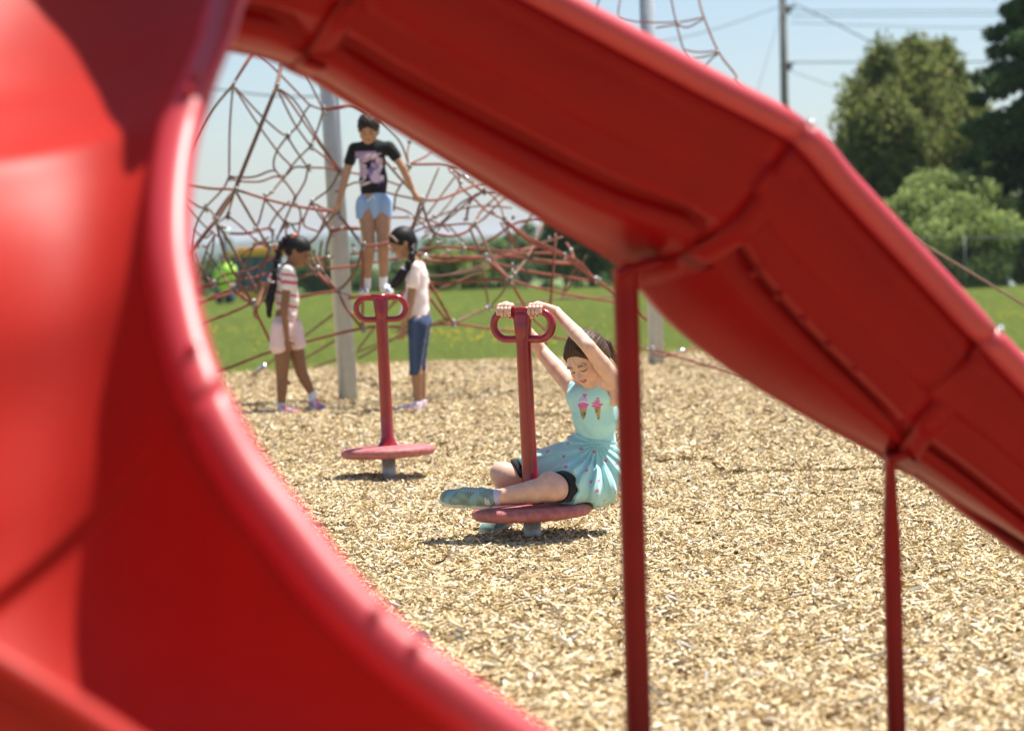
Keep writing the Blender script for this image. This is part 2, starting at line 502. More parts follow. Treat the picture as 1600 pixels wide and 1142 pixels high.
# ------------------------------------------------------------ front curved slide
def front_slide():
    # far (right) lip and near (left) lip, top to bottom: photo x, y, distance
    F = [(470, -260, 4.05), (405, -110, 3.88), (352, 0, 3.72), (330, 70, 3.62), (297, 150, 3.50), (276, 215, 3.44), (263, 300, 3.36), (261, 390, 3.28),
         (272, 470, 3.22), (292, 560, 3.15), (325, 645, 3.09), (380, 745, 3.04), (445, 830, 3.00), (520, 925, 2.96), (610, 1015, 2.93), (700, 1085, 2.91), (800, 1158, 2.90), (910, 1230, 2.90)]
    N = [(-560, -500, 2.90), (-620, -350, 2.80), (-660, -200, 2.72), (-670, -60, 2.66), (-660, 80, 2.61), (-640, 210, 2.57), (-590, 360, 2.53), (-520, 510, 2.49),
         (-430, 650, 2.46), (-320, 775, 2.43), (-195, 900, 2.42), (-70, 990, 2.41), (45, 1062, 2.40), (150, 1128, 2.40), (255, 1195, 2.40), (370, 1240, 2.41), (490, 1310, 2.42), (610, 1380, 2.43)]
    n = 6
    Fp = catmull([W(*p) for p in F], n); Np = catmull([W(*p) for p in N], n)
    m = len(Fp)
    root = empty('curved_slide', (W(261, 400, 3.2).x, W(261, 400, 3.2).y, 0),
        label='curved red plastic slide chute blurred in the left foreground with rolled lips', cat='slide')
    inner = []; outer = []
    K = 26
    gk = np.exp(-0.5 * (np.arange(-9, 10) / 4.0) ** 2); gk /= gk.sum()
    def smooth(xs, ys): return np.convolve(np.pad(np.interp(np.arange(m) / n, xs, ys), 9, mode='edge'), gk, mode='valid')
    DEPS = smooth([0, 1, 2, 3, 4, 5, 6, 7, 8, 10, 12, 14, 17], [0.44, 0.44, 0.40, 0.32, 0.23, 0.18, 0.175, 0.21, 0.28, 0.38, 0.36, 0.25, 0.20])
    EXS = smooth([0, 3, 5, 17], [1.05, 1.0, 0.8, 0.74])
    for i in range(m):
        a, b = Np[i], Fp[i]
        t = (Fp[min(i + 1, m - 1)] + Np[min(i + 1, m - 1)] - Fp[max(i - 1, 0)] - Np[max(i - 1, 0)]).normalized()
        c = (b - a); wd = c.length; cu = c.normalized()
        nn = cu.cross(t).normalized()
        if nn.z > 0: nn = -nn
        ri = []; ro = []
        DEP = float(DEPS[i]); EX = float(EXS[i])
        for k in range(K + 1):
            s = -1 + 2 * k / K
            # super-ellipse trough with rather straight sides
            ang = math.pi * k / K
            cx = -math.cos(ang); cz = math.sin(ang)
            e = EX
            x = math.copysign(abs(cx) ** e, cx); z = cz ** e if cz > 0 else 0
            p = a + c * 0.5 * (1 + x * 0.985) + nn * (DEP * z)
            ri.append(p)
            ro.append(a + c * 0.5 * (1 + x * 1.02) + nn * (DEP * z + 0.014 if z > 0.02 else 0.005))
        inner.append(ri); outer.append(ro)
    # sections: seam near the middle
    cuts = [0, 10 * n - 1, m - 1]
    for q in range(len(cuts) - 1):
        i0, i1 = cuts[q], cuts[q + 1]
        mb = MB()
        rows = [inner[i] + outer[i][::-1] for i in range(i0, i1 + 1)]
        if q > 0:
            rows[0] = [p * 0.93 + r * 0.07 for p, r in zip(rows[0], rows[1])]
        mb.loft(rows, close=True)
        k2 = 2 * (K + 1)
        for rr in (0, len(rows) - 1):       # close both ends as a strip
            b0 = rr * k2
            for k in range(K):
                mb.f.append((b0 + k, b0 + k + 1, b0 + k2 - 2 - k, b0 + k2 - 1 - k))
        mb.build('chute_section', M['plastic'], root)
    # lips: rolled edges, a little flattened, turned outwards
    for path, side in ((Fp, 1), (Np, -1)):
        for q in range(len(cuts) - 1):
            i0, i1 = cuts[q], cuts[q + 1]
            rows = []
            for i in range(i0, i1 + 1):
                cu = (Fp[i] - Np[i]).normalized() * side
                t = (path[min(i + 1, m - 1)] - path[max(i - 1, 0)]).normalized()
                u = t.cross(cu).normalized()
                if u.dot(Vector((0, -0.5, 1))) < 0: u = -u
                cc = path[i] + cu * 0.004
                ry, rx = (0.036, 0.036) if side == 1 else (0.017, 0.019)
                if i in (i0, i1) and 0 < i < m - 1: ry, rx = ry * 0.92, rx * 0.92
                rows.append([cc + cu * (rx * math.cos(a * math.pi / 9)) + u * (ry * math.sin(a * math.pi / 9)) for a in range(18)])
            mb = MB(); mb.loft(rows, close=True)
            mb.f.append(tuple(range(18))[::-1]); mb.f.append(tuple((len(rows) - 1) * 18 + k for k in range(18)))
            mb.build('lip', M['lip'] if side == 1 else M['plastic'], root)
    # dome bolts added along the far lip, glossy to give sun glints
    for y_ in (150, 172, 580, 990, 1038):
        i = min(range(m), key=lambda q: abs((571 - (Fp[q] - Vector((0, 0, CAMH))).dot(up) / (Fp[q] - Vector((0, 0, CAMH))).dot(fw) * FPX) - y_))
        cu = (Fp[i] - Np[i]).normalized(); c = Fp[i] + (Vector((0.25, -0.62, 0.75)) if y_ != 618 else Vector((-0.5, -0.8, 0.3))).normalized() * 0.036
        MB().lathe([(0.008, -0.004), (0.0075, 0.002), (0.0045, 0.0045), (0.0, 0.0055)], c, 14, axis=(c - Fp[i])).build('bolt', M['bolt'], root)
    # unseen plate added above the far lip to cast the shadow in the chute
    E = catmull([W(*q) for q in ((300, -1010, 4.1), (378, -800, 3.98), (408, -620, 3.84), (410, -430, 3.66), (396, -250, 3.54), (380, -110, 3.58), (378, -40, 3.74))], 6)
    rows = []
    for q, e in enumerate(E):
        wdh = 0.50 - 0.30 * max(0.0, (q - len(E) * 0.6) / (len(E) * 0.4)) ** 2
        tk = Vector((-0.008, -0.02, 0))
        rows.append([e, e + Vector((wdh * 0.5, 0.03, 0.0)), e + Vector((wdh, 0.10, 0.0)), e + Vector((wdh, 0.10, 0.0)) + tk, e + Vector((wdh * 0.5, 0.03, 0.0)) + tk, e + tk])
    mb = MB(); mb.loft(rows, close=True); mb.f.append(tuple(range(6))); mb.f.append(tuple((len(rows) - 1) * 6 + k for k in range(6)))
    mb.build('shade_plate', M['plastic'], root)
    # two legs carrying the chute
    for i in (7 * n, 15 * n):
        p = outer[i][K // 2] + Vector((0.0, 0.07, -0.03))
        mb = MB(); mb.tube([p + Vector((0, 0, -0.12)), Vector((p.x, p.y, -0.05))], 0.03, 16)
        mb.build('support_post', M['postred'], root)
    return root
front_slide()

# ------------------------------------------------------------ long straight slide
def long_slide():
    # R rim, C1 crease, C2 lower edge of the moulded channel, B lowest visible edge; distances follow the run
    ST = [  # R, C1, C2, B, Y
        ((120, -360), (120, -60), (120, 5), (130, 52), 4.93),
        ((400, -250), (320, -20), (310, 22), (310, 66), 5.03),
        ((640, -139), (508, 22), (490, 68), (452, 97), 5.15),
        ((795, -56), (665, 112), (640, 158), (590, 178), 5.25),
        ((950, 27), (825, 197), (800, 240), (722, 258), 5.32),
        ((1105, 110), (990, 280), (965, 318), (850, 338), 5.40),
        ((1256, 191), (1146, 345), (1128, 368), (975, 413), 5.46),
        ((1330, 272), (1212, 430), (1195, 450), (1065, 508), 5.50),
        ((1402, 350), (1283, 510), (1266, 530), (1165, 585), 5.54),
        ((1478, 432), (1358, 585), (1340, 605), (1275, 652), 5.58),
        ((1551, 511), (1432, 655), (1415, 677), (1395, 716), 5.62),
        ((1640, 605), (1530, 728), (1512, 750), (1490, 774), 5.68),
        ((1800, 770), (1690, 852), (1672, 872), (1640, 864), 5.78),
        ((2050, 980), (1960, 1035), (1945, 1050), (1910, 1050), 5.92)]
    root_p = W(978, 500, 5.6)
    root = empty('straight_slide', (root_p.x, root_p.y, 0), label='long red plastic slide running diagonally down from upper left on red posts', cat='slide')
    n = 5
    def path(idx, dy):
        return catmull([W(s[idx][0], s[idx][1], s[4] - 0.42 + dy) for s in ST], n)
    R = path(0, 0.0); C1 = path(1, 0.045); C2 = path(2, 0.10); B = path(3, 0.26)
    m = len(R)
    wid = 0.47
    rows_o = []; rows_i = []; far = []; frames = []
    for i in range(m):
        t = (R[min(i + 1, m - 1)] - R[max(i - 1, 0)]).normalized()
        b = Vector((-t.y, t.x, 0)).normalized()
        if b.y < 0: b = -b
        nrm = t.cross(b).normalized()
        if nrm.z > 0: nrm = -nrm
        Rf = R[i] + b * wid
        frames.append((t, b, nrm)); far.append(Rf)
        wtop = R[i] + b * 0.010 + nrm * 0.02
        wmid = wtop.lerp(C1[i], 0.5) - b * 0.012
        ledge = C1[i] + b * 0.085 + nrm * 0.002
        low = C2[i]
        hull = low.lerp(B[i], 0.5) - b * 0.0 + nrm * 0.018
        rail0 = B[i] - b * 0.02
        rail1 = B[i] + nrm * 0.012
        mid = B[i] + b * 0.06 + nrm * 0.0
        # far side, mirrored about the centre plane
        fdep = (C1[i] - R[i]).dot(nrm)
        c1f = Rf - b * 0.05 + nrm * fdep
        botf = Rf - b * 0.16 + nrm * (fdep + 0.035)
        ro = [wtop, wtop.lerp(wmid, 0.5) - b * 0.004, wmid, wmid.lerp(C1[i], 0.5) - b * 0.002, wmid.lerp(C1[i], 0.9), C1[i] + nrm * 0.006, C1[i] + nrm * 0.010 + b * 0.012, ledge, ledge.lerp(low, 0.5), low, low.lerp(hull, 0.5) + nrm * 0.006, hull,
              hull.lerp(rail0, 0.6) + nrm * 0.008, rail0, rail1, mid, botf, botf.lerp(c1f, 0.6) + nrm * 0.02 + b * 0.01, c1f, Rf - b * 0.010 + nrm * 0.02]
        bd = fdep * 0.92
        ri = []
        for k in range(19):
            ang = math.pi * k / 18
            cx = math.cos(ang); cz = math.sin(ang)
            x = math.copysign(abs(cx) ** 0.6, cx); z = cz ** 0.6 if cz > 0 else 0
            ri.append(R[i] + b * (wid * 0.5 + x * (wid * 0.5 - 0.024)) + nrm * (0.02 + (bd - 0.02) * z))
        rows_o.append(ro); rows_i.append(ri)
    cuts = [0, 2 * n, 6 * n, 10 * n, m - 1]
    for q in range(len(cuts) - 1):
        i0, i1 = cuts[q], cuts[q + 1]
        rows = [rows_o[i] + rows_i[i] for i in range(i0, i1 + 1)]
        # the moulded channel is closed near both ends of a section
        if q > 0: rows[0] = [p * 0.93 + r * 0.07 for p, r in zip(rows[0], rows[1])]
        for (e, s) in ((0, 1), (len(rows) - 1, -1)):
            for j in (0, 1):
                o = rows[e + s * j]
                w8 = (1.0, 0.25)[j]
                flat = o[4].lerp(o[10], 0.4)
                for k, f in ((5, 0.12), (6, 0.25), (7, 0.4), (8, 0.6), (9, 0.8)):
                    tgt = o[4].lerp(o[11], f) + frames[i0][2] * 0.008
                    o[k] = o[k].lerp(tgt, w8)
        mb = MB(); mb.loft(rows, close=True)
        k2 = len(rows[0])
        mb.f.append(tuple(range(k2))[::-1]); mb.f.append(tuple((len(rows) - 1) * k2 + k for k in range(k2)))
        mb.build('chute_section', M['plastic_shaded'], root)
        for path_, side in ((R, -1), (far, 1)):
            rr = []
            for i in range(i0, i1 + 1):
                t, b, nrm = frames[i]
                cc = path_[i] + b * side * (-0.002) + nrm * 0.022
                rad = 0.030 if i not in (i0, i1) else 0.027
                rr.append([cc + b * (rad * math.cos(a * math.pi / 8)) + nrm * (rad * math.sin(a * math.pi / 8)) for a in range(16)])
            mb = MB(); mb.loft(rr, close=True)
            mb.f.append(tuple(range(16))[::-1]); mb.f.append(tuple((len(rr) - 1) * 16 + k for k in range(16)))
            mb.build('lip', M['lip'], root)
    # raised collar after each joint
    for i in cuts[1:-1]:
        t, b, nrm = frames[i]
        rows = []
        for j, off in ((0.10, 0.0), (0.12, 0.006), (0.95, 0.006), (1.0, 0.0)):
            row = []
            P0 = rows_o[i]; P1 = rows_o[i + 1]
            L = (P1[0] - P0[0]).length
            sc = 0.060 / L
            src = [p.lerp(r, j * sc) for p, r in zip(P0, P1)]
            flat = src[4].copy()
            for k, f in ((5, 0.12), (6, 0.25), (7, 0.4), (8, 0.6), (9, 0.8)):
                src[k] = src[4].lerp(src[11], f) + nrm * 0.008
            cen = (P0[2] + P0[18]) * 0.5
            for p in src[1:17]:
                d = (p - cen); d -= t * d.dot(t)
                row.append(p + d.normalized() * off)
            rows.append(row)
        MB().loft(rows).build('joint_collar', M['plastic_shaded'], root)
    # screw heads along the channel of the middle section
    for px, py in ((1178, 427), (1215, 463), (1254, 499), (1293, 539), (1336, 577), (1075, 306), (985, 268), (1010, 275)):
        p = W(px, py, 5.14 + (px - 1180) * 0.0004)
        MB().lathe([(0.008, -0.006), (0.008, 0.004), (0.005, 0.006), (0.0, 0.006)], p, 10, axis=(0, -1, -0.3)).build('screw', M['postred'], root)
    # lip bolts at the joints
    for i in cuts[1:-1]:
        t, b, nrm = frames[i]
        p = R[i] - b * 0.014 - nrm * 0.004 + t * 0.01
        MB().lathe([(0.008, -0.003), (0.008, 0.003), (0.004, 0.006), (0.0, 0.0065)], p, 12, axis=(0.1, -0.8, 0.6)).build('bolt', M['alu'], root)
    # posts
    def post(px0, py0, px1, py1, Y, r, flat):
        a = W(px0, py0, Y); b_ = W(px1, py1, Y); d = (b_ - a)
        g = a + d * ((a.z + 0.05) / -d.z)
        L = (g - a).length; dn = (g - a).normalized()
        pts_ = [a, a + dn * 0.05, a + dn * 0.09, a + dn * 0.16, a + dn * 0.24, g]
        rows = []
        for k, p in enumerate(pts_):
            fx, fy = ((0.62, 1.25), (0.62, 1.25), (0.72, 1.18), (0.9, 1.06), (1, 1), (1, 1))[k] if flat else (1, 1)
            rows.append([p + Vector((r * fx * math.cos(q * math.pi / 12), r * fy * math.sin(q * math.pi / 12), 0)) for q in range(24)])
        mb = MB(); mb.loft(rows, close=True)
        mb.f.append(tuple(range(24)))
        mb.build('support_post', M['postred'], root)
    post(977, 418, 998, 1142, 5.22, 0.0275, False)
    post(1390, 712, 1401, 1142, 5.40, 0.0215, True)
    # bracket plates hugging the collar above each post
    for px, py, Y, wd in ((1000, 418, 5.19, 0.10), (1402, 712, 5.37, 0.05)):
        p = W(px, py, Y)
        MB().box(p, (wd, 0.06, 0.018), Matrix.Rotation(-0.25, 3, 'Y')).build('bracket', M['postred'], root)
    return root
long_slide()

# ------------------------------------------------------------ spinners
def bez_loop(hw, hh, tr):
    """outline of one D-shaped grip to +x in the xz plane, from the post out and back"""
    pts = [(0.0, 0, hh)]
    pts.append((hw - tr, 0, hh))
    for k in range(1, 10):
        a = math.pi / 2 - math.pi * k / 10
        pts.append((hw - tr + tr * math.cos(a), 0, tr * math.sin(a) if abs(hh - tr) < 1e-6 else hh * math.sin(a)))
    pts.append((hw - tr, 0, -hh))
    pts.append((0.0, 0, -hh))
    return pts

def spinner(px, py, Y, top_px, yaw, lean, disc_z, label, seat_tilt):
    base = G(px, py); base = Vector((base.x, base.y, 0))
    root = empty('standing_spinner', base, label=label, cat='playground spinner', group='red disc spinners on grey posts')
    H = top_px
    A = Vector((lean[0], lean[1], 1)).normalized()
    def at(h): return base + A * (h / A.z)
    MB().tube([base - Vector((0, 0, 0.05)), at(disc_z - 0.01)], 0.036, 24).build('base_post', M['galv'], root)
    axis = Vector((A.x + seat_tilt[0], A.y + seat_tilt[1], 1)).normalized()
    prof = [(0.0, -0.022), (0.10, -0.022), (0.20, -0.020), (0.232, -0.015), (0.245, -0.004), (0.2485, 0.008), (0.247, 0.018), (0.240, 0.027), (0.225, 0.033), (0.18, 0.037), (0.10, 0.039), (0.05, 0.040), (0.0, 0.040)]
    seat = MB().lathe(prof, at(disc_z), 56, axis=axis)
    seat.build('seat_disc', M['seatred'], root)
    # stem: flared foot, round shaft, flattened shovel-shaped head
    rows = []
    cy, sy = math.cos(yaw), math.sin(yaw)
    X = Vector((cy, sy, 0)); Yv = Vector((-sy, cy, 0))
    hs = H - disc_z
    prof2 = [(0.030, .062, .062), (0.045, .052, .052), (0.065, .040, .040), (0.09, .0335, .0335), (0.30 * hs, .0325, .0325), (0.72 * hs, .0320, .0320), (0.80 * hs, .0325, .031), (0.86 * hs, .0335, .029), (0.92 * hs, .038, .024), (0.96 * hs, .041, .020), (0.992 * hs, .042, .017)]
    for (h, rx, ry) in prof2:
        c = at(disc_z + h)
        row = []
        for k in range(28):
            a = 2 * math.pi * k / 28
            e = 1.0 if rx < 0.036 else 0.8
            ca, sa = math.cos(a), math.sin(a)
            row.append(c + X * (rx * math.copysign(abs(ca) ** e, ca)) + Yv * (ry * math.copysign(abs(sa) ** e, sa)))
        rows.append(row)
    mb = MB(); mb.loft(rows, close=True); mb.f.append(tuple((len(rows) - 1) * 28 + k for k in range(28)))
    mb.build('stem', M['paint'], root)
    # recessed panel ridge on the head of the stem
    mb = MB()
    rr = []
    for h, wx, oy in ((0.845, 0.0, 0.030), (0.86, 0.022, 0.031), (0.90, 0.026, 0.030), (0.92, 0.027, 0.0275)):
        c = at(disc_z + h * hs)
        rr.append([c + X * (wx * q) - Yv * (oy + 0.0035 * (1 - q * q)) for q in (-1, -0.6, 0, 0.6, 1)])
    mb.loft(rr).build('stem_panel', M['paint'], root)
    cH = at(H - 0.016 - 0.0575)
    hw, hh, tr = 0.130, 0.0575, 0.056
    loop = []
    pr = bez_loop(hw, hh, hh)
    right = catmull([Vector(p) for p in pr], 3)
    for sgn, nm in ((1, 'grip'), (-1, 'grip')):
        pts_ = [cH + X * (p.x * sgn) + A * p.z for p in right]
        MB().tube(pts_, 0.0165, 14).build(nm, M['paint'], root)
    MB().tube([cH + X * -0.048 + A * (hh + 0.002), cH + X * 0.048 + A * (hh + 0.002)], 0.0185, 14).build('top_bar', M['paint'], root)
    return root, base, A, X, Yv, cH
S1 = spinner(609, 752, 12.8, 0.985, 0.03, (-0.022, 0.0), 0.150, 'empty red spinner with worn round seat, behind and left of the occupied one', (-0.010, 0.03))
S2 = spinner(833, 846, 10.0, 0.968, -0.40, (-0.022, 0.0), 0.118, 'red spinner that the girl in the turquoise dress holds and sits on', (-0.014, 0.02))
# ------------------------------------------------------------ distant land
def hills():
    mb = MB()
    for (Y, amp, base, seed) in ((1500, 5, 3, 1.3), (2600, 9, 14, 4.1)):
        rows = [[], [], []]
        for i in range(121):
            x = -Y * 0.9 + i * Y * 1.8 / 120
            u = x / Y
            h = base + amp * (math.sin(u * 9 + seed) + 0.5 * math.sin(u * 23 + seed * 2) + 0.25 * math.sin(u * 61)) + random.uniform(-.8, .8)
            if Y == 2600: h += 6 * math.exp(-((u + 0.09) / 0.05) ** 2)
            rows[0].append((x, Y, -14)); rows[1].append((x, Y + Y * 0.05, h)); rows[2].append((x, Y * 1.2, h * 0.6 - 4))
        mb.loft(rows)
    mb.build('hills', M['forest'], None, kind='structure')
M['forest'] = mat('distant_forest', (0.030, 0.055, 0.030), rough=0.95, spec=0.05, col2=(0.055, 0.085, 0.035), nscale=0.02, detail=8)
hills()

M['bark'] = mat('bark', (0.10, 0.075, 0.055), rough=0.9, noise=0.3, nscale=8, bump=0.5, bscale=25)
def leafmat(name, cols, tr=0.45):
    cols = [tuple(min(0.6, q * 1.45) for q in c) for c in cols]
    return mat(name, (0, 0, 0), rough=0.65, spec=0.2, trans=tr, island=[(i / (len(cols) - 1), c) for i, c in enumerate(cols)])
M['cedar'] = leafmat('cedar_foliage', [(0.06, 0.08, 0.025), (0.10, 0.125, 0.035), (0.16, 0.18, 0.05), (0.22, 0.21, 0.07)])
M['shrub'] = leafmat('shrub_foliage', [(0.10, 0.14, 0.045), (0.16, 0.205, 0.065), (0.23, 0.28, 0.09), (0.31, 0.35, 0.13)], 0.4)
M['spruce'] = leafmat('spruce_foliage', [(0.020, 0.042, 0.016), (0.042, 0.076, 0.026), (0.070, 0.112, 0.036), (0.105, 0.145, 0.055)], 0.3)
M['fartree'] = leafmat('far_tree_foliage', [(0.04, 0.07, 0.025), (0.07, 0.11, 0.035), (0.11, 0.15, 0.045), (0.14, 0.19, 0.06)])

def leaves(centres, radii, n, size, g, elong=1.0, down=0.0):
    k = g.integers(0, len(centres), n)
    d = g.normal(0, 1, (n, 3)); d /= np.linalg.norm(d, axis=1)[:, None]
    rr = g.uniform(0.25, 1.0, n) ** 0.6
    c = centres[k] + d * radii[k] * rr[:, None]
    a = g.normal(0, 1, (n, 3)); a[:, 2] -= down; a /= np.linalg.norm(a, axis=1)[:, None]
    b = np.cross(a, g.normal(0, 1, (n, 3))); b /= np.linalg.norm(b, axis=1)[:, None]
    s = size * g.uniform(0.55, 1.3, n)[:, None]
    a = a * s * elong; b = b * s * 0.5
    V = np.stack([c - a * .5 - b * .3, c - a * .1 + b * .6, c + a * .6, c - a * .1 - b * .6], 1).reshape(-1, 3)
    return V, np.arange(n * 4).reshape(-1, 4)

def tree(name, label, cat, base, H, kind, mt, n, size, width, seed, group=None, low=0.15):
    g = np.random.default_rng(seed); random.seed(seed)
    base = Vector(base)
    root = empty(name, base, label=label, cat=cat, group=group)
    tr = MB()
    top = 0.93 if kind in ('spruce', 'cedar') else 0.7
    pts = [base + Vector((0.04 * H * 0.3 * math.sin(q * 1.3 + seed), 0.03 * H * 0.3 * math.cos(q * 2.1), H * top * q / 6 - 0.1)) for q in range(7)]
    r0_ = 0.022 * H + 0.03
    tr.tube(pts, [r0_ * (1 - 0.13 * q) for q in range(7)], 9)
    cs = []; rs = []
    if kind == 'spruce':
        nb = 70
        for i in range(nb):
            f = (i + 0.5) / nb
            z = H * (low + (0.97 - low) * f)
            L = width * 0.5 * (1 - f) ** 0.8 * random.uniform(0.72, 1.15) + 0.1
            an = i * 2.4 + random.uniform(-.3, .3)
            p0 = base + Vector((0, 0, z)); pe = base + Vector((math.cos(an) * L, math.sin(an) * L, z - L * 0.18 + 0.05 * math.sin(i)))
            tr.tube([p0, p0.lerp(pe, 0.5) + Vector((0, 0, -0.03 * L)), pe], [0.012 * H * (1 - f) * 0.5 + 0.012, 0.012, 0.006], 4)
            m = max(3, int(L / (0.055 * H)))
            for j in range(m):
                q = (j + 1) / m
                p = p0.lerp(pe, q) + Vector((0, 0, -0.10 * L * q))
                cs.append(p); rs.append((0.045 * H * (1.1 - 0.4 * q), 0.045 * H * (1.1 - 0.4 * q), 0.022 * H))
    else:
        nc = 110 if kind == 'cedar' else 60
        for i in range(nc):
            f = random.uniform(low, 0.98)
            if kind == 'cedar': prof = (math.sin(math.pi * min(1, (f - low * 0.5) * 0.75 + 0.28)) ** 0.8) * (1 if f < 0.7 else (1 - (f - 0.7) / 0.32) ** 0.6)
            else: prof = math.sin(math.pi * (0.12 + 0.86 * f)) ** 0.6
            an = i * 2.39996; rad = width * 0.5 * prof * random.uniform(0.35, 0.98)
            p = base + Vector((math.cos(an) * rad, math.sin(an) * rad, H * f))
            cs.append(p)
            k = width * random.uniform(0.09, 0.17)
            if kind == 'cedar': rs.append((k * 0.8, k * 0.8, k * 1.5))
            else: rs.append((k, k, k * 0.85))
            if i % 3 == 0:
                zt = max(H * 0.12, p.z - base.z - rad * 0.7)
                s = base + Vector((0, 0, min(zt, H * top * 0.9)))
                tr.tube([s, s.lerp(p, 0.5) + Vector((0, 0, 0.04 * H)), p], [0.010 * H + 0.01, 0.007 * H + 0.006, 0.008], 5)
    tr.build('trunk', M['bark'], root)
    V, F = leaves(np.array([tuple(c) for c in cs]), np.array(rs), n, size, g, 1.3, 0.6 if kind == 'cedar' else 0)
    link('crown', npmesh('crown', V, F, smooth=False), M[mt], root)
    return root

def at_ground(px, Y):
    p = W(px, 400, Y); return (p.x, Y, terrain_z(p.x, Y))
def hz(px): return 385 - 0.026 * (px - 800)
def hgt(px, py, Y): return CAMH + (hz(px) - py) * Y / FPX - terrain_z(0, Y)

tree('cedar_tree', 'olive green cedar tree, the left and widest of the clump against the sky', 'tree', at_ground(1385, 62), hgt(1385, 108, 62), 'cedar', 'cedar', 40000, 0.13, 4.6, 21, 'cedars behind the lawn', low=0.05)
tree('cedar_tree', 'olive green cedar tree with pointed top next to the dark spruce', 'tree', at_ground(1478, 64), hgt(1478, 92, 64), 'cedar', 'cedar', 40000, 0.13, 4.2, 22, 'cedars behind the lawn', low=0.05)
tree('cedar_tree', 'slender cedar tree in the middle of the clump, topped by the sloping wire', 'tree', at_ground(1434, 63), hgt(1434, 96, 63), 'cedar', 'cedar', 44000, 0.13, 4.8, 23, 'cedars behind the lawn', low=0.1)
tree('spruce_tree', 'dark green spruce cut by the right edge of the picture', 'tree', at_ground(1640, 56), hgt(1640, -190, 56), 'spruce', 'spruce', 70000, 0.12, 6.0, 31, low=0.16)
tree('leafy_shrub', 'bright green leafy shrub in front of the cedars', 'shrub', at_ground(1478, 54), hgt(1478, 282, 54), 'shrub', 'shrub', 26000, 0.10, 3.5, 41, low=0.03)
tree('leafy_shrub', 'low bright green shrub under the dark spruce at the fence', 'shrub', at_ground(1585, 58), hgt(1585, 335, 58), 'shrub', 'shrub', 16000, 0.11, 2.2, 42, low=0.03)
tree('leafy_shrub', 'dark low bush at the foot of the cedars beside the red slide', 'shrub', at_ground(1400, 56), hgt(1400, 330, 56), 'shrub', 'cedar', 16000, 0.11, 2.3, 43, low=0.02)
tree('leafy_shrub', 'rounded light green bush behind the rope net, right of the girl in pink', 'shrub', at_ground(705, 66), hgt(705, 392, 66), 'shrub', 'shrub', 14000, 0.10, 2.1, 44, low=0.03)
tree('leafy_shrub', 'small green bush left of the rounded bush behind the net', 'shrub', at_ground(655, 68), hgt(655, 412, 68), 'shrub', 'shrub', 9000, 0.10, 1.3, 45, low=0.03)
tree('leafy_tree', 'green tree with a dark trunk beyond the lawn, left of the red slide post', 'tree', at_ground(925, 67), hgt(925, 300, 67), 'leafy', 'fartree', 20000, 0.12, 3.0, 46, low=0.28)
tree('leafy_tree', 'green tree beyond the lawn hidden mostly by the slide post', 'tree', at_ground(1010, 70), hgt(1010, 310, 70), 'leafy', 'fartree', 16000, 0.12, 2.8, 47, low=0.2)
# the distant line of trees, below the crest of the lawn
lab = []
k = 0
for px in range(-420, 1960, 62):
    Y = 105 + (k * 37) % 50
    if px < 640: topy = 402 + 9 * math.sin(k * 1.7)
    elif px < 780: topy = 378 + 8 * math.sin(k * 2.3)
    elif px < 1100: topy = 352 + 8 * math.sin(k * 1.9)
    else: topy = 330 + 20 * math.sin(k)
    gx = at_ground(px, Y)
    tree('distant_tree', 'distant green tree in the line beyond the crest of the lawn', 'tree', gx, max(3, hgt(px, topy, Y)), 'leafy', 'fartree', 5200, 0.34, 4.4, 100 + k, 'distant tree line', low=0.05)
    k += 1
random.seed(11)

# ------------------------------------------------------------ utility pole with wires
def utility_pole():
    b = at_ground(1231, 88); base = Vector(b)
    root = empty('utility_pole', base, label='weathered wooden utility pole standing against the pale sky', cat='utility pole')
    MB().tube([base, base + Vector((0, 0, 6)), base + Vector((0, 0, 13.5))], [0.17, 0.155, 0.12], 14).build('pole', M['wood'], root)
    MB().box(base + Vector((0, 0, 12.2)), (2.4, 0.1, 0.12)).build('crossarm', M['wood'], root)
    for dx in (-1.05, -0.4, 0.4, 1.05):
        MB().lathe([(0.0, 0), (0.05, 0), (0.06, 0.06), (0.03, 0.12), (0.0, 0.13)], base + Vector((dx, 0, 12.27)), 12).build('insulator', M['black'], root)
    for z, s in ((W(1228, 12, 88).z, 0.5), (W(1228, 100, 88).z, 0.35)):
        MB().box((base.x + 0.18, base.y - 0.05, z), (s, 0.12, 0.1)).build('bracket', M['black'], root)
        MB().tube([(base.x + 0.2, base.y - 0.1, z), (base.x + 0.2, base.y - 0.1, z - 0.25)], 0.07, 10).build('insulator', M['black'], root)
    return base
utility_pole()
def wire(pts, r, label):
    P = catmull([W(*p) for p in pts], 6)
    mb = MB(); mb.tube(P, r, 6)
    o = mb.build('overhead_wire', M['cable'], None)
    tag(o, label, 'power line', 'overhead wires')
wire([(1226, 8, 88), (1110, 48, 76), (1000, 72, 66), (880, 100, 60), (520, 150, 52), (300, 135, 60), (60, 110, 70)], 0.018, 'thick overhead wire sagging left from the pole behind both slides')
wire([(1236, 18, 88), (1800, 16, 78)], 0.016, 'uppermost overhead wire running right from the pole')
wire([(1236, 26, 88), (1800, 22, 80)], 0.016, 'second overhead wire running right from the pole')
wire([(1236, 36, 88), (1500, 44, 82), (1800, 40, 78)], 0.014, 'third overhead wire right of the pole, a little slack')
wire([(1238, 4, 88), (1330, 50, 80), (1420, 98, 72), (1440, 110, 70)], 0.024, 'sloping wire descending from the pole to the cedar tops')
wire([(1236, 98, 88), (1500, 97, 80), (1800, 96, 74)], 0.024, 'single overhead wire level with the cedar tops')
wire([(1236, 112, 88), (1330, 145, 84), (1420, 175, 80)], 0.012, 'thin wire sloping down right behind the cedars')
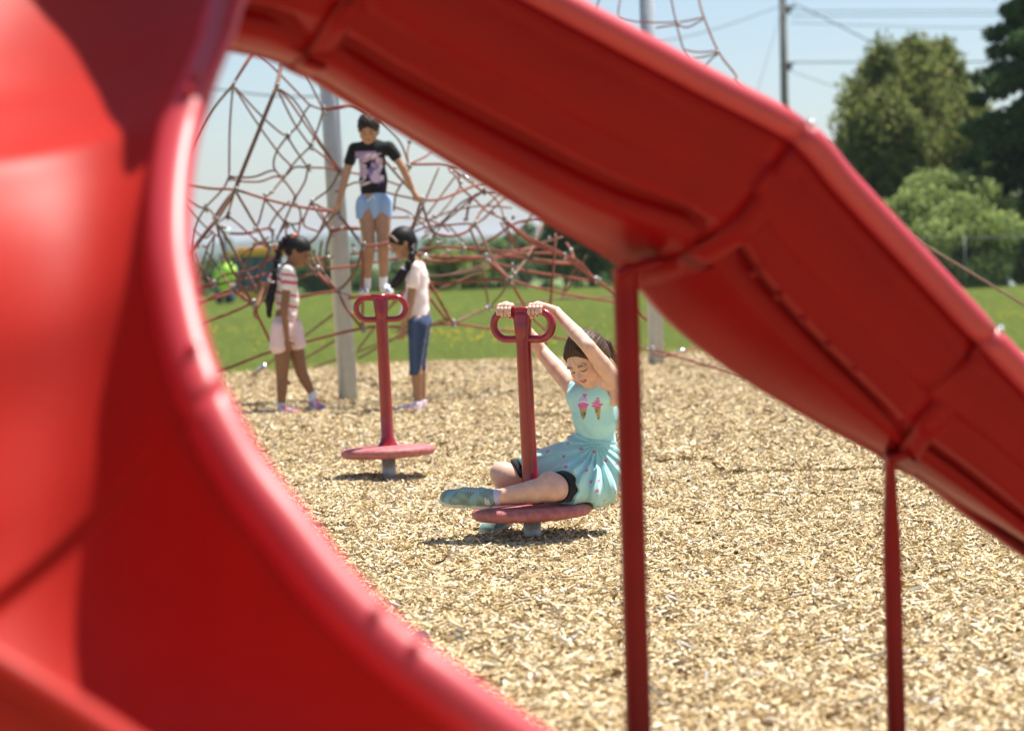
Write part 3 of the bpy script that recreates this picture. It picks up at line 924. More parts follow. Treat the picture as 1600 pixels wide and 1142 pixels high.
wire([(1232, -20, 88), (1190, 120, 70), (1150, 250, 58)], 0.012, 'thin guy wire left of the utility pole')

# ------------------------------------------------------------ chain link fence (right) with a leaning chute beyond it
M['dullwire'] = mat('dull_fence_wire', (0.16, 0.18, 0.17), rough=0.6, noise=0.1, nscale=20)
def fence():
    a = Vector(at_ground(1380, 52.5)); b = Vector(at_ground(1900, 51.0))
    root = empty('chain_link_fence', a, label='grey chain link fence at the back of the lawn under the spruce', cat='fence')
    L = (b - a).length; d = (b - a).normalized(); H = 1.15
    npost = 5
    for i in range(npost):
        p = a + d * (L * i / (npost - 1))
        MB().tube([p, p + Vector((0, 0, H + 0.05))], 0.022, 10).build('fence_post', M['dullwire'], root)
    MB().tube([a + Vector((0, 0, H)), b + Vector((0, 0, H))], 0.014, 8).build('top_rail', M['dullwire'], root)
    mb = MB(); s = 0.09; t = 0.0022
    n = int(L / s)
    for i in range(-int(H / s), n):
        for sg in (1, -1):
            x0 = i * s; pts_ = []
            p0 = (x0, 0.03) if sg == 1 else (x0, H)
            p1 = (x0 + H - 0.03, H) if sg == 1 else (x0 + H - 0.03, 0.03)
            if p0[0] < 0 or p1[0] > L: continue
            q0 = a + d * p0[0] + Vector((0, 0, p0[1])); q1 = a + d * p1[0] + Vector((0, 0, p1[1]))
            b0 = len(mb.v); o = Vector((0, 0.0, t))
            o2 = Vector((0, t, 0))
            mb.v += [q0 - o, q0 + o, q1 + o, q1 - o, q0 - o2, q0 + o2, q1 + o2, q1 - o2]
            mb.f += [(b0, b0 + 1, b0 + 2, b0 + 3), (b0 + 4, b0 + 5, b0 + 6, b0 + 7)]
    mb.build('wire_mesh', M['dullwire'], root, kind='stuff')
fence()
M['palegreen'] = mat('pale_green_metal', (0.42, 0.48, 0.45), rough=0.5, noise=0.08, nscale=5)
M['darkgreen'] = mat('dark_green_sheet', (0.035, 0.06, 0.05), rough=0.6, noise=0.2, nscale=3)
def far_chute():
    a = W(1560, 420, 53.5); b = W(1592, 456, 52.8)
    root = empty('leaning_ramp', (a.x, a.y, 0), label='small pale grey-green ramp with a raised edge leaning behind the fence', cat='ramp')
    d = (b - a)
    n = Vector((0, 1, 0)).cross(d).normalized()
    mb = MB()
    y = Vector((0, 0.45, 0))
    rows = []
    for q in (0, 1):
        p = a + d * q
        rows.append([p - n * 0.05, p + n * 0.05, p + n * 0.05 + y * 0.1, p + y * 0.1, p + y * 0.9, p + n * 0.05 + y * 0.9, p + n * 0.05 + y, p - n * 0.05 + y])
    mb.loft(rows, close=True); mb.f.append(tuple(range(8))); mb.f.append(tuple(8 + k for k in range(8)))
    mb.build('deck', M['palegreen'], root, smooth=False)
    for q in (0.0, 1.0):
        p = a + y * q
        MB().tube([p, Vector((p.x, p.y, 0))], 0.04, 8).build('leg', M['palegreen'], root)
far_chute()
def shed():
    p = Vector(at_ground(1512, 70))
    root = empty('storage_shed', p, label='low dark green sheet metal shed glimpsed behind the fence', cat='shed')
    c = p + Vector((0, 0, 0.7))
    MB().box(c, (1.5, 1.6, 1.4)).build('wall', M['darkgreen'], root, smooth=False)
    MB().box(c + Vector((0, -0.05, 0.74)), (1.7, 1.9, 0.07), Matrix.Rotation(0.1, 3, 'X')).build('roof', M['galv'], root, smooth=False)
    MB().box(c + Vector((0.1, -0.82, -0.1)), (0.6, 0.05, 1.15)).build('door', M['palegreen'], root, smooth=False)
shed()

# ------------------------------------------------------------ playground cabin far left, yellow roof
M['yellow'] = mat('yellow_panel', (0.72, 0.40, 0.05), rough=0.45, noise=0.06, nscale=8)
M['bluegrey'] = mat('blue_grey_panel', (0.075, 0.13, 0.18), rough=0.5, noise=0.15, nscale=4)
M['white'] = mat('white_paint', (0.78, 0.79, 0.80), rough=0.35)
def cabin():
    Y = 60
    c = W(405, 465, Y); base = Vector((c.x, Y, 0))
    s = FPX / Y
    root = empty('play_cabin', base, label='blue-grey play cabin with a flat yellow roof at the far end of the lawn', cat='playhouse')
    zt = W(405, 395, Y).z; wd = 88 / s
    MB().box((base.x, Y, zt), (wd + 0.1, 1.5, 0.15)).box((base.x, Y, zt + 0.1), (wd - 0.2, 1.2, 0.08)).build('roof', M['yellow'], root, smooth=False)
    for i in range(4):
        w_ = (wd - 0.14) / 4
        MB().box((base.x - wd / 2 + 0.07 + w_ * (i + 0.5), Y, zt * 0.5 + 0.1), (w_ - 0.03, 1.2, zt - 0.35)).build('wall_panel', M['bluegrey'], root, smooth=False)
    for sx in (-1, 1):
        for sy in (-1, 1):
            MB().tube([(base.x + sx * wd / 2, Y + sy * 0.66, -0.02), (base.x + sx * wd / 2, Y + sy * 0.66, zt)], 0.045, 10).build('corner_post', M['galv'], root)
    MB().box((base.x + 0.55, Y - 0.72, 0.22), (1.1, 0.12, 0.10), Matrix.Rotation(0.5, 3, 'Y')).build('handrail', M['yellow'], root, smooth=False)
    MB().box((base.x - 0.1, Y - 0.72, 0.18), (0.45, 0.2, 0.2)).build('step', M['yellow'], root, smooth=False)
    # bright sphere lamp and pale panel above the roof
    a = W(350, 362, Y - 4)
    mast = empty('signal_post', (a.x, a.y, 0), label='thin post with a white globe and a white bracket left of the yellow roof', cat='post')
    MB().tube([(a.x, a.y, 0), (a.x, a.y, a.z)], 0.035, 10).build('pole', M['black'], mast)
    MB().lathe([(0.0, -0.09), (0.06, -0.07), (0.09, 0), (0.06, 0.07), (0.0, 0.09)], a + Vector((0.08, -0.1, 0.0)), 16).build('globe', M['white'], mast)
    MB().box(a + Vector((0.17, -0.1, -0.33)), (0.16, 0.05, 0.34), Matrix.Rotation(-0.3, 3, 'Y')).build('bracket', M['white'], mast, smooth=False)
cabin()

# ------------------------------------------------------------ rope net with two masts
M['conn'] = mat('cast_aluminium', (0.30, 0.30, 0.29), rough=0.48, metal=0.7, noise=0.15, nscale=80)
def rope_net():
    A0 = G(545, 628); A1 = W(515, 140, 19.6); A2 = A0 + (A1 - A0) * 1.75
    root = empty('climbing_net', (A0.x, A0.y, 0), label='large red and brown rope climbing net strung round two grey masts', cat='climbing net')
    A0 = Vector((A0.x, A0.y, 0))
    MB().tube([A0 - Vector((0, 0, .1)), A0.lerp(A2, 0.5), A2], 0.078, 28).build('mast', M['mast'], root)
    B0 = G(1026, 572); B1 = W(1011, 0, 24.2); B2 = B0 + (B1 - B0) * 1.4
    MB().tube([B0 - Vector((0, 0, .1)), B0.lerp(B2, 0.5), B2], 0.078, 28).build('mast', M['mast'], root)
    AT = A2 - Vector((0, 0, 0.1)); BT = B2 - Vector((0, 0, 0.1))
    F, BK = 18.7, 20.6
    N = {}
    def nd(name, x, y, Y=F): N[name] = (x, y, Y); return N[name]
    for nm, x, y, Y in [('a', 397, 77, 19.2), ('b', 364, 133, 19.0), ('c', 432, 136, 18.8), ('n1', 449, 213, 19.4), ('n2', 485, 229, 19.3), ('n3', 442, 279, 19.2),
        ('n4', 481, 262, 19.4), ('p1', 358, 277, 19.2), ('q', 367, 297, 18.7), ('p2', 320, 325, 19.1), ('s', 337, 345, 18.6), ('t', 355, 337, 19.3), ('u', 421, 388, 18.9),
        ('v', 394, 473, 18.65), ('w1', 332, 443, 18.9), ('w2', 362, 452, 18.8), ('n6', 459, 313, 19.4), ('n7', 486, 316, 19.3), ('m1', 525, 332, 18.6), ('m2', 566, 384, 18.4),
        ('m4', 528, 455, 18.6), ('m5', 566, 513, 18.6), ('k', 658, 313, 18.7), ('k2', 639, 257, 19.2), ('r9', 678, 365, 19.0), ('r10', 742, 350, 19.2), ('r12', 787, 343, 19.2),
        ('r13', 757, 403, 19.0), ('r14', 797, 438, 18.9), ('r15', 764, 481, 20.4), ('r16', 707, 506, 19.1), ('x1', 505, 172, 19.4), ('x2', 531, 268, 19.3), ('r11', 755, 299, 19.6),
        ('g', 1017, 546, 22.6), ('h', 1160, 587, 21.2), ('e1', 880, 400, 20.0), ('e2', 930, 437, 20.6), ('cc', 517, 362, 19.35), ('y1', 447, 350, 19.6), ('y2', 425, 362, 19.6), ('z1', 493, 424, 18.9)]:
        nd(nm, x, y, Y)
    R1, R2, R3 = 0.0082, 0.0108, 0.0165
    def rp(spec, r=R1, m='rope', n=5):
        pts_ = []
        last = 19.0
        for q in spec:
            if isinstance(q, str): pts_.append(W(*N[q])); last = N[q][2]
            elif len(q) == 3: pts_.append(W(*q)); last = q[2]
            else: pts_.append((q, last))
        # fill depths of plain points between known ones
        known = [i for i, p in enumerate(pts_) if isinstance(p, Vector)]
        out = []
        for i, p in enumerate(pts_):
            if isinstance(p, Vector): out.append(p); continue
            lo = max([k for k in known if k < i], default=None); hi = min([k for k in known if k > i], default=None)
            ylo = pts_[lo].y if lo is not None else (pts_[hi].y if hi is not None else 19.2)
            yhi = pts_[hi].y if hi is not None else ylo
            f = 0.5 if lo is None or hi is None else (i - lo) / (hi - lo)
            out.append(W(p[0][0], p[0][1], ylo + (yhi - ylo) * f))
        if len(out) > 2: out = catmull(out, n)
        elif (out[1] - out[0]).length > 0.5:
            L = (out[1] - out[0]).length
            out = [out[0].lerp(out[1], q / 6) - Vector((0, 0, 0.012 * L * 4 * (q / 6) * (1 - q / 6) * 0.5)) for q in range(7)]
        MB().tube(out, r, 7).build('rope', M[m], root)
    # left front
    rp(['a', 'b'], R2); rp([(400, 78), 'b'], R1); rp([W_ for W_ in ['b', (325, 182, 19.1), (290, 250, 19.2)]], R2, 'brope')
    rp(['b', (359, 200), 'p1'], R1, 'brope'); rp(['b', (405, 178), (436, 206), 'n1'], R1, 'brope'); rp(['b', (400, 190), (436, 240), (455, 262), 'n3'], R1, 'brope')
    rp([(452, 40, 19.4), (440, 100), 'c'], R3, 'brope'); rp(['c', (400, 215), 'q'], R3, 'brope'); rp(['q', (350, 325), 's'], R3, 'brope'); rp(['s', (290, 402), (240, 452), (180, 520)], R3, 'brope')
    rp(['q', (352, 315), (333, 343)], R2, 'brope')
    rp(['a', (433, 112), (470, 150), (484, 164), 'x1'], R1); rp([(466, 90, 19.4), (487, 135), 'x1'], R1, 'brope')
    rp(['c', (458, 190), 'n2'], R1, 'brope'); rp(['c', (452, 158), (490, 213), 'x2'], R1); rp(['c', (462, 160), (500, 222), (531, 266, 19.2)], R1, 'brope')
    rp(['n1', (466, 196), (476, 176), (484, 165, 19.4)], R1, 'brope'); rp(['n1', (460, 232), 'n4'], R1, 'brope'); rp(['n1', (432, 238), (428, 262, 19.4), 'n3'], R1)
    rp(['n2', (497, 200), 'x1'], R1); rp(['n2', (462, 252), 'n3'], R1, 'brope'); rp(['n2', (512, 250), (531, 272, 19.3)], R1)
    rp(['n4', (512, 263), 'x2'], R1); rp(['n4', (460, 262), (445, 276)], R1, 'brope'); rp(['n4', (476, 285), 'n6'], R1)
    rp(['p1', (395, 277), (420, 268), (428, 267, 19.4)], R1); rp(['p1', (372, 283), (405, 284), (430, 276), 'n3'], R1); rp(['p1', (348, 296), 'p2'], R1, 'brope')
    rp([(290, 289, 19.1), (330, 295), 'q', (414, 311), (450, 320), (490, 327), 'm1'], R2)
    rp([(286, 308, 19.3), (310, 323), 'p2'], R1); rp([(286, 318, 19.3), (325, 358), (345, 372)], R1, 'brope'); rp(['p2', (306, 352), (299, 385), (301, 410, 19.0)], R1, 'brope')
    rp(['p2', (330, 330), 's'], R1, 'brope'); rp(['q', (360, 322), 't'], R1); rp(['t', (345, 345), 's'], R1, 'brope'); rp(['t', (372, 350), (400, 375), 'u'], R1)
    rp(['q', (395, 345), 'u'], R2, 'brope'); rp(['s', (352, 400), (374, 440), 'v'], R2, 'brope'); rp(['s', (368, 395), (398, 448), (401, 458, 18.7)], R2, 'brope')
    rp(['u', (407, 430), (400, 460)], R2, 'brope'); rp(['n3', (460, 305), 'n6'], R1); rp(['n3', (425, 300), (414, 309, 19.0)], R1, 'brope'); rp([(414, 311, 18.9), (405, 345), (398, 358)], R1, 'brope')
    rp([(360, 365, 19.2), (385, 365), (418, 357, 19.5), 'y2'], R2); rp(['y2', (421, 355), (435, 332), (452, 315, 19.4)], R1, 'brope'); rp(['y2', (426, 375), (430, 395)], R1, 'brope')
    rp(['n6', (445, 345), (432, 375)], R1, 'brope'); rp([(414, 312, 19), (430, 330), (447, 350, 19.6)], R1); rp(['y1', (470, 347), 'n7'], R1); rp(['y1', (432, 372, 19.8)], R1, 'brope'); rp(['y1', (446, 380), (440, 400)], R1)
    rp(['n6', (470, 340), (455, 410, 20)], R1); rp(['n7', (474, 350), (497, 362, 19.4)], R1); rp(['n7', (505, 345), 'cc'], R1, 'brope'); rp(['n7', (507, 326), 'm1'], R1)
    rp(['u', (432, 385), (445, 390), (470, 400)], R1); rp([(395, 382, 19.4), (420, 380), (440, 378)], R2); rp([(301, 358, 19.5), (320, 372), (333, 362, 19.3)], R1, 'brope')
    rp([(337, 365, 19.4), (325, 385), (320, 400), (305, 440)], R1, 'brope'); rp([(305, 395, 19.4), (318, 425), 'w1'], R1, 'brope'); rp([(322, 392, 19.3), (345, 425), 'w2'], R1, 'brope')
    rp([(335, 370, 19.6), (330, 400), (318, 430), (303, 447)], R1, 'brope'); rp([(400, 378, 20), (385, 410), (370, 450)], R1, 'brope'); rp([(360, 420, 20), (375, 400), (420, 370)], R1, 'brope')
    rp([(280, 452, 19), (310, 448), 'w1'], R2); rp([(285, 470, 19), (315, 452), (362, 440), (410, 430), (440, 415, 19.6)], R1); rp([(285, 490, 18.8), (330, 465), 'w2'], R2); rp(['w2', (380, 464), 'v'], R3)
    rp([(240, 540, 18.7), (310, 508), (365, 487), 'v'], R2); rp([(290, 475, 19.2), (340, 465), (395, 448, 19.4), (430, 440)], R2); rp(['v', (412, 470), (440, 466), (470, 464), (500, 458), 'm4'], R2)
    rp(['v', (406, 500), (425, 540), (440, 575), (452, 600, 19.2)], R2); rp(['w1', (350, 430), (395, 420), (440, 395)], R1)
    # lower edge rope from left anchor to right anchor
    rp([(200, 612, 19.4), (340, 580, 19.2), (425, 549, 19.0), 'm5', (635, 511), 'r16', (760, 513, 19.8), (830, 521), (940, 539, 21.8), 'g', (1080, 564), 'h', (1290, 618, 20.2)], R2)
    rp(['g', (1022, 553), (1035, 557), (1050, 555, 22.4), (1070, 549), (1100, 538, 24.0)], R2)
    # round the near mast
    rp(['m1', (545, 355), 'm2'], R2, 'brope'); rp(['m1', (508, 352), (490, 374), (470, 385)], R1, 'brope'); rp(['m1', (512, 335), (495, 370), (480, 385, 19.5)], R1, 'brope')
    rp(['cc', (535, 357, 19.15), (562, 357, 19.2), (590, 352, 19.4)], R3); rp(['x1', (530, 168, 19.15), (552, 165, 19.3), (575, 178, 19.4)], R3); rp([(497, 322, 19.4), 'cc'], R1)
    rp(['m2', (588, 383), (610, 380), (640, 383, 18.5)], R2); rp(['m2', (567, 430), 'm5'], R2); rp(['m2', (560, 412), (545, 438), 'm4'], R2, 'brope'); rp([(490, 390, 18.9), (505, 425), 'm4'], R2, 'brope')
    rp(['m4', (548, 462), (575, 466, 18.9)], R1, 'brope'); rp(['m4', (540, 480), 'm5'], R2); rp([(475, 408, 19.2), (500, 404), (520, 402, 19.3)], R2); rp(['z1', (510, 440), 'm4'], R3); rp([(455, 400, 19.4), (478, 413), 'z1'], R2)
    rp([(510, 420, 19.2), (555, 415), (600, 407), (660, 396, 19.6)], R2); rp([(430, 442, 19.4), (470, 433), (500, 425, 19.3)], R2, 'brope'); rp([(548, 397, 19.6), (590, 391), (620, 388, 19.8)], R2)
    rp([(497, 420, 19.0), (470, 375), (455, 350, 19.5)], R1, 'brope'); rp(['cc', (511, 385), (509, 415)], R2, 'brope'); rp([(503, 375, 20.2), (500, 400), (505, 420)], R2, 'brope')
    rp(['x2', (560, 272), (590, 278), (625, 290, 19.6)], R1); rp(['x2', (515, 295), (492, 312), 'n7'], R1, 'brope')
    # between the climbing girl and the slide
    rp(['k2', (625, 222), (600, 195), (590, 180)], R1, 'brope'); rp(['k2', (660, 257), (690, 257), (715, 262, 19.4)], R2); rp(['k2', (665, 245), (675, 236, 19.5)], R1); rp(['k2', (637, 235), (648, 205, 19.7)], R1, 'brope')
    rp(['k2', (636, 275), (620, 300), (615, 330)], R1, 'brope'); rp([(600, 250, 18.8), (635, 290), 'k'], R2, 'brope'); rp(['k', (690, 311), (735, 293), (765, 284, 19.6)], R2); rp(['k', (668, 345), 'r9'], R2, 'brope')
    rp(['k', (648, 345), (632, 385, 19.4)], R2, 'brope'); rp(['k', (600, 300), (560, 285), (525, 300, 19.2)], R1, 'brope'); rp([(608, 322, 19.2), (635, 330), (650, 342), 'r9'], R1, 'brope')
    rp([(600, 340, 19.4), (630, 340), (662, 342), (690, 352), (702, 362, 19.5)], R1); rp(['r9', (705, 369), (730, 362), 'r10'], R2); rp([(640, 365, 19.7), (670, 354), (700, 352), (722, 350), 'r10'], R1)
    rp([(686, 262, 19.8), (668, 305), (645, 360, 19.6)], R1, 'brope'); rp([(712, 275, 20.2), (690, 305), (668, 335, 20)], R1, 'brope'); rp([(720, 290, 20.4), (700, 320), (680, 342, 20)], R1, 'brope')
    rp([(700, 262, 19.6), (715, 280), (722, 295), (745, 315), (760, 330, 19.4), 'r12'], R1); rp([(715, 272, 20), (722, 287)], R1); rp(['r11', (735, 315), (728, 345, 19.8)], R2, 'brope'); rp(['r11', (770, 306), (783, 325), 'r12'], R1, 'brope')
    rp([(704, 262, 19.6), (735, 285), 'r11', (775, 300, 19.6)], R2); rp(['r11', (720, 318), (690, 348), (660, 372, 20)], R1, 'brope'); rp([(746, 302, 20.2), (715, 330), (690, 352), (662, 395, 20.4)], R1, 'brope')
    rp(['r12', (830, 378), 'e1', 'e2', (965, 462, 21.2), (1010, 500, 22)], R3); rp(['r12', (825, 370), (870, 392), (905, 410), 'e2'], R2); rp(['r12', (800, 372), (812, 392, 19.8)], R1, 'brope')
    rp(['r10', (752, 330), (775, 308), (782, 300, 19.8)], R2, 'brope'); rp(['r10', (758, 340), (785, 312), (800, 302, 20)], R2, 'brope'); rp(['r10', (735, 358), (752, 395), 'r13'], R2, 'brope'); rp(['r10', (755, 372), (770, 405), 'r14'], R2, 'brope')
    rp(['r13', (775, 418), 'r14'], R3); rp([(655, 390, 19.8), (700, 386), (757, 390), (800, 393, 19.8), (850, 384, 20.4)], R2); rp([(650, 398, 19.6), (700, 402), (757, 401), (820, 396), (868, 396, 20.3)], R2)
    rp([(655, 407, 19.3), (700, 409), 'r13'], R2); rp(['r13', (800, 402), (850, 410), (890, 412, 20.2)], R2); rp([(780, 397, 19.8), (830, 405), (905, 412, 20.6)], R2); rp([(775, 412, 19.6), (830, 425), (880, 432), (930, 440, 20.6)], R2)
    rp([(655, 441, 19.2), (700, 442), (750, 438), 'r14'], R2); rp(['r14', (850, 452), (905, 463), (965, 472, 21.0)], R2); rp(['r14', (815, 470), (835, 500), (855, 518, 19.4), (862, 524)], R2); rp(['r14', (784, 458), 'r15'], R1, 'brope')
    rp(['r15', (740, 490), 'r16'], R2, 'brope'); rp(['r15', (800, 476), (870, 468), (960, 464, 21.5)], R1, 'brope'); rp(['r15', (758, 445), (752, 415, 20.2)], R1, 'brope')
    rp(['r16', (690, 475), (670, 440), (655, 420, 19)], R2); rp([(655, 440, 18.9), (675, 470), (700, 503, 19.0)], R2); rp([(640, 435, 19.6), (670, 408), (700, 395), (712, 385, 20)], R2, 'brope'); rp([(655, 462, 19.8), (690, 450), (740, 430), (780, 418, 20)], R1, 'brope')
    rp([(655, 432, 20), (700, 430), (745, 422), (765, 412, 20.2)], R1, 'brope'); rp([(868, 365, 19.7), (866, 400), (860, 475, 19.6), (852, 540), (846, 560)], R2); rp([(848, 350, 20.2), (828, 395), (802, 432, 19.2)], R2, 'brope')
    rp([(885, 380, 20.8), (893, 392), (897, 408, 20.3)], R2); rp([(905, 412, 21), (890, 435), (878, 460, 21.2)], R2, 'brope'); rp([(880, 462, 21.3), (905, 425), (915, 400, 21)], R1, 'brope'); rp([(700, 352, 20.4), (722, 375), (745, 395)], R1, 'brope')
    rp([(812, 395, 20.4), (795, 370), (782, 348, 20)], R1); rp([(855, 340, 20.6), (820, 345), (800, 352), (770, 372), (730, 392, 20.6)], R2); rp([(835, 330, 20.8), (810, 365), (795, 385), (790, 400)], R1, 'brope')
    rp([(700, 430, 21), (760, 412), (830, 385), (880, 370, 21.5)], R1, 'brope'); 
    rp([(600, 370, 20.8), (650, 352), (700, 332), (750, 322), (800, 325, 21)], R1, 'brope')
    rp([(545, 466, 18.75), (570, 463, 18.62), (610, 462, 18.62), (640, 458, 18.8)], R2)
    # brown ground guys behind
    for (x0, y0, x1, y1, Y1) in ((388, 592, 526, 487, 21.5), (430, 588, 527, 530, 21.5), (480, 578, 700, 498, 21.8), (560, 560, 640, 515, 21.6), (560, 545, 670, 400, 20.8), (590, 500, 660, 430, 20.4)):
        g0 = G(x0, y0) if y0 > 570 else W(x0, y0, 22.8)
        MB().tube([g0, W(x1, y1, Y1)], R2, 7).build('rope', M['brope'], root)
    g0 = G(390, 590)
    MB().tube([g0.lerp(W(526, 487, 21.5), 0.10), g0.lerp(W(526, 487, 21.5), 0.19)], 0.028, 12).build('turnbuckle', M['alu'], root)
    # far part near the second mast, above the slide
    rp([(1090, -8, 23.0), (1100, 28), (1123, 82), (1150, 118), (1170, 150), (1395, 346, 21.2), (1510, 422, 20.4), (1640, 502, 19.8), (1900, 680, 18.9)], R2, 'brope')
    rp([(1047, -8, 23.4), (1057, 38), (1068, 78), (1080, 100)], R1); rp([(970, -8, 23.5), (966, 22), (972, 30), (1003, 35), (1060, 35), (1098, 28, 23.0)], R1)
    rp([(1025, 44, 23.4), (1055, 40), (1075, 43), (1098, 31, 23.1)], R1); rp([(1068, 78, 23.4), (1090, 82), (1122, 80, 22.9)], R1); rp([(1085, 92, 23.4), (1105, 88), (1122, 83, 22.9)], R1)
    rp([(1122, 84, 22.9), (1105, 100), (1090, 130, 23.3)], R1, 'brope'); rp([(938, -6, 23.5), (930, 20), (925, 60)], R1, 'brope')
    # top edges from the mast heads (largely out of the picture)
    for (s, px, py, Y) in ((AT, 452, 40, 19.4), (AT, 397, 77, 19.2), (AT, 466, 90, 19.4), (AT, 648, 205, 19.7), (BT, 1090, -8, 23.0), (BT, 1047, -8, 23.4), (BT, 970, -8, 23.5), (BT, 938, -6, 23.5)):
        MB().tube([s, W(px, py, Y)], R2, 7).build('rope', M['brope'], root)
    # metal connectors at the crossings
    mbp = MB().lathe([(0.0, -0.022), (0.010, -0.019), (0.014, -0.008), (0.014, 0.008), (0.010, 0.019), (0.0, 0.022)], (0, 0, 0), 10)
    cme = mesh('connector', mbp.v, mbp.f); cme.materials.append(M['conn'])
    spots = [(N[k][0] + 2, N[k][1] + dy, N[k][2] - 0.03) for k in N for dy in (-3, 4)]
    spots += [(x, y, 18.75) for x, y in ((507, 168), (507, 177), (414, 304), (399, 374), (404, 377), (350, 355), (331, 361), (309, 385), (320, 385), (299, 441), (299, 449), (552, 383), (553, 391), (497, 418), (513, 402), (534, 357),
              (561, 356), (571, 384), (625, 405), (630, 405), (657, 330), (654, 340), (672, 373), (683, 379), (688, 379), (700, 393), (721, 393), (726, 388), (722, 382), (761, 399), (765, 408), (800, 414), (800, 423), (803, 428), (792, 436), (760, 481),
              (728, 343), (743, 349), (720, 285), (734, 323), (771, 331), (802, 340), (858, 372), (892, 391), (890, 408), (930, 435), (937, 437), (880, 462), (705, 268), (678, 338), (637, 258), (618, 262), (640, 222), (425, 300), (462, 318), (398, 357),
              (1395, 343), (1122, 82), (1059, 38))]
    spots += [(1012, 546, 22.5), (1020, 547, 22.5)]
    for i, (x, y, Y) in enumerate(spots):
        if Y == 18.75 and x > 850: Y = 20.3
        o = D.objects.new('connector', cme); COL.objects.link(o); o.parent = root
        p = W(x, y, Y); o.location = p - root.location
        o.rotation_euler = (random.uniform(0, 3), random.uniform(0, 3), 0)
    # aluminium sleeves
    for x0, y0, x1, y1, Y in ((425, 380, 446, 378, 19.2), (723, 272, 741, 286, 19.5), (634, 340, 648, 340, 19.3), (1057, 551, 1070, 546, 22.4), (663, 362, 672, 364, 18.9), (660, 398, 670, 402, 18.7)):
        MB().tube([W(x0, y0, Y), W(x1, y1, Y)], 0.016, 10).build('sleeve', M['alu'], root)
rope_net()

# ------------------------------------------------------------ black liner corner poking out of the chips
def liner():
    c = G(686, 1026)
    M['liner'] = mat('black_liner_fabric', (0.02, 0.022, 0.026), rough=0.55, noise=0.3, nscale=120, bump=0.5, bscale=300)
    rows = []
    for i in range(9):
        row = []
        for j in range(7):
            x = -0.075 + i * 0.15 / 8; y = -0.075 + j * 0.15 / 6
            row.append(Vector((c.x + x + 0.012 * math.sin(j), c.y + y, 0.034 + 0.012 * math.sin(i * 1.1) + 0.006 * math.cos(j * 1.9 + i) + 0.02 * (j / 6))))
        rows.append(row)
    low = [[p - Vector((0, 0, 0.003)) for p in r] for r in rows]
    mb = MB(); mb.loft(rows); mb.loft(low)
    o = mb.build('ground_liner', M['liner'], None)
    tag(o, 'black fabric liner corner poking out of the wood chips beside the curved slide', 'liner')
liner()

# ------------------------------------------------------------ air
HZ = D.materials.new('air'); HZ.use_nodes = True
HZ.node_tree.nodes.clear()
pv = HZ.node_tree.nodes.new('ShaderNodeVolumePrincipled'); ho = HZ.node_tree.nodes.new('ShaderNodeOutputMaterial')
pv.inputs['Color'].default_value = (0.80, 0.88, 1.0, 1); pv.inputs['Density'].default_value = 0.00020
HZ.node_tree.links.new(pv.outputs[0], ho.inputs['Volume'])
MB().box((0, 3000, 12), (9000, 6600, 56)).build('haze', HZ, None, smooth=False, kind='stuff')
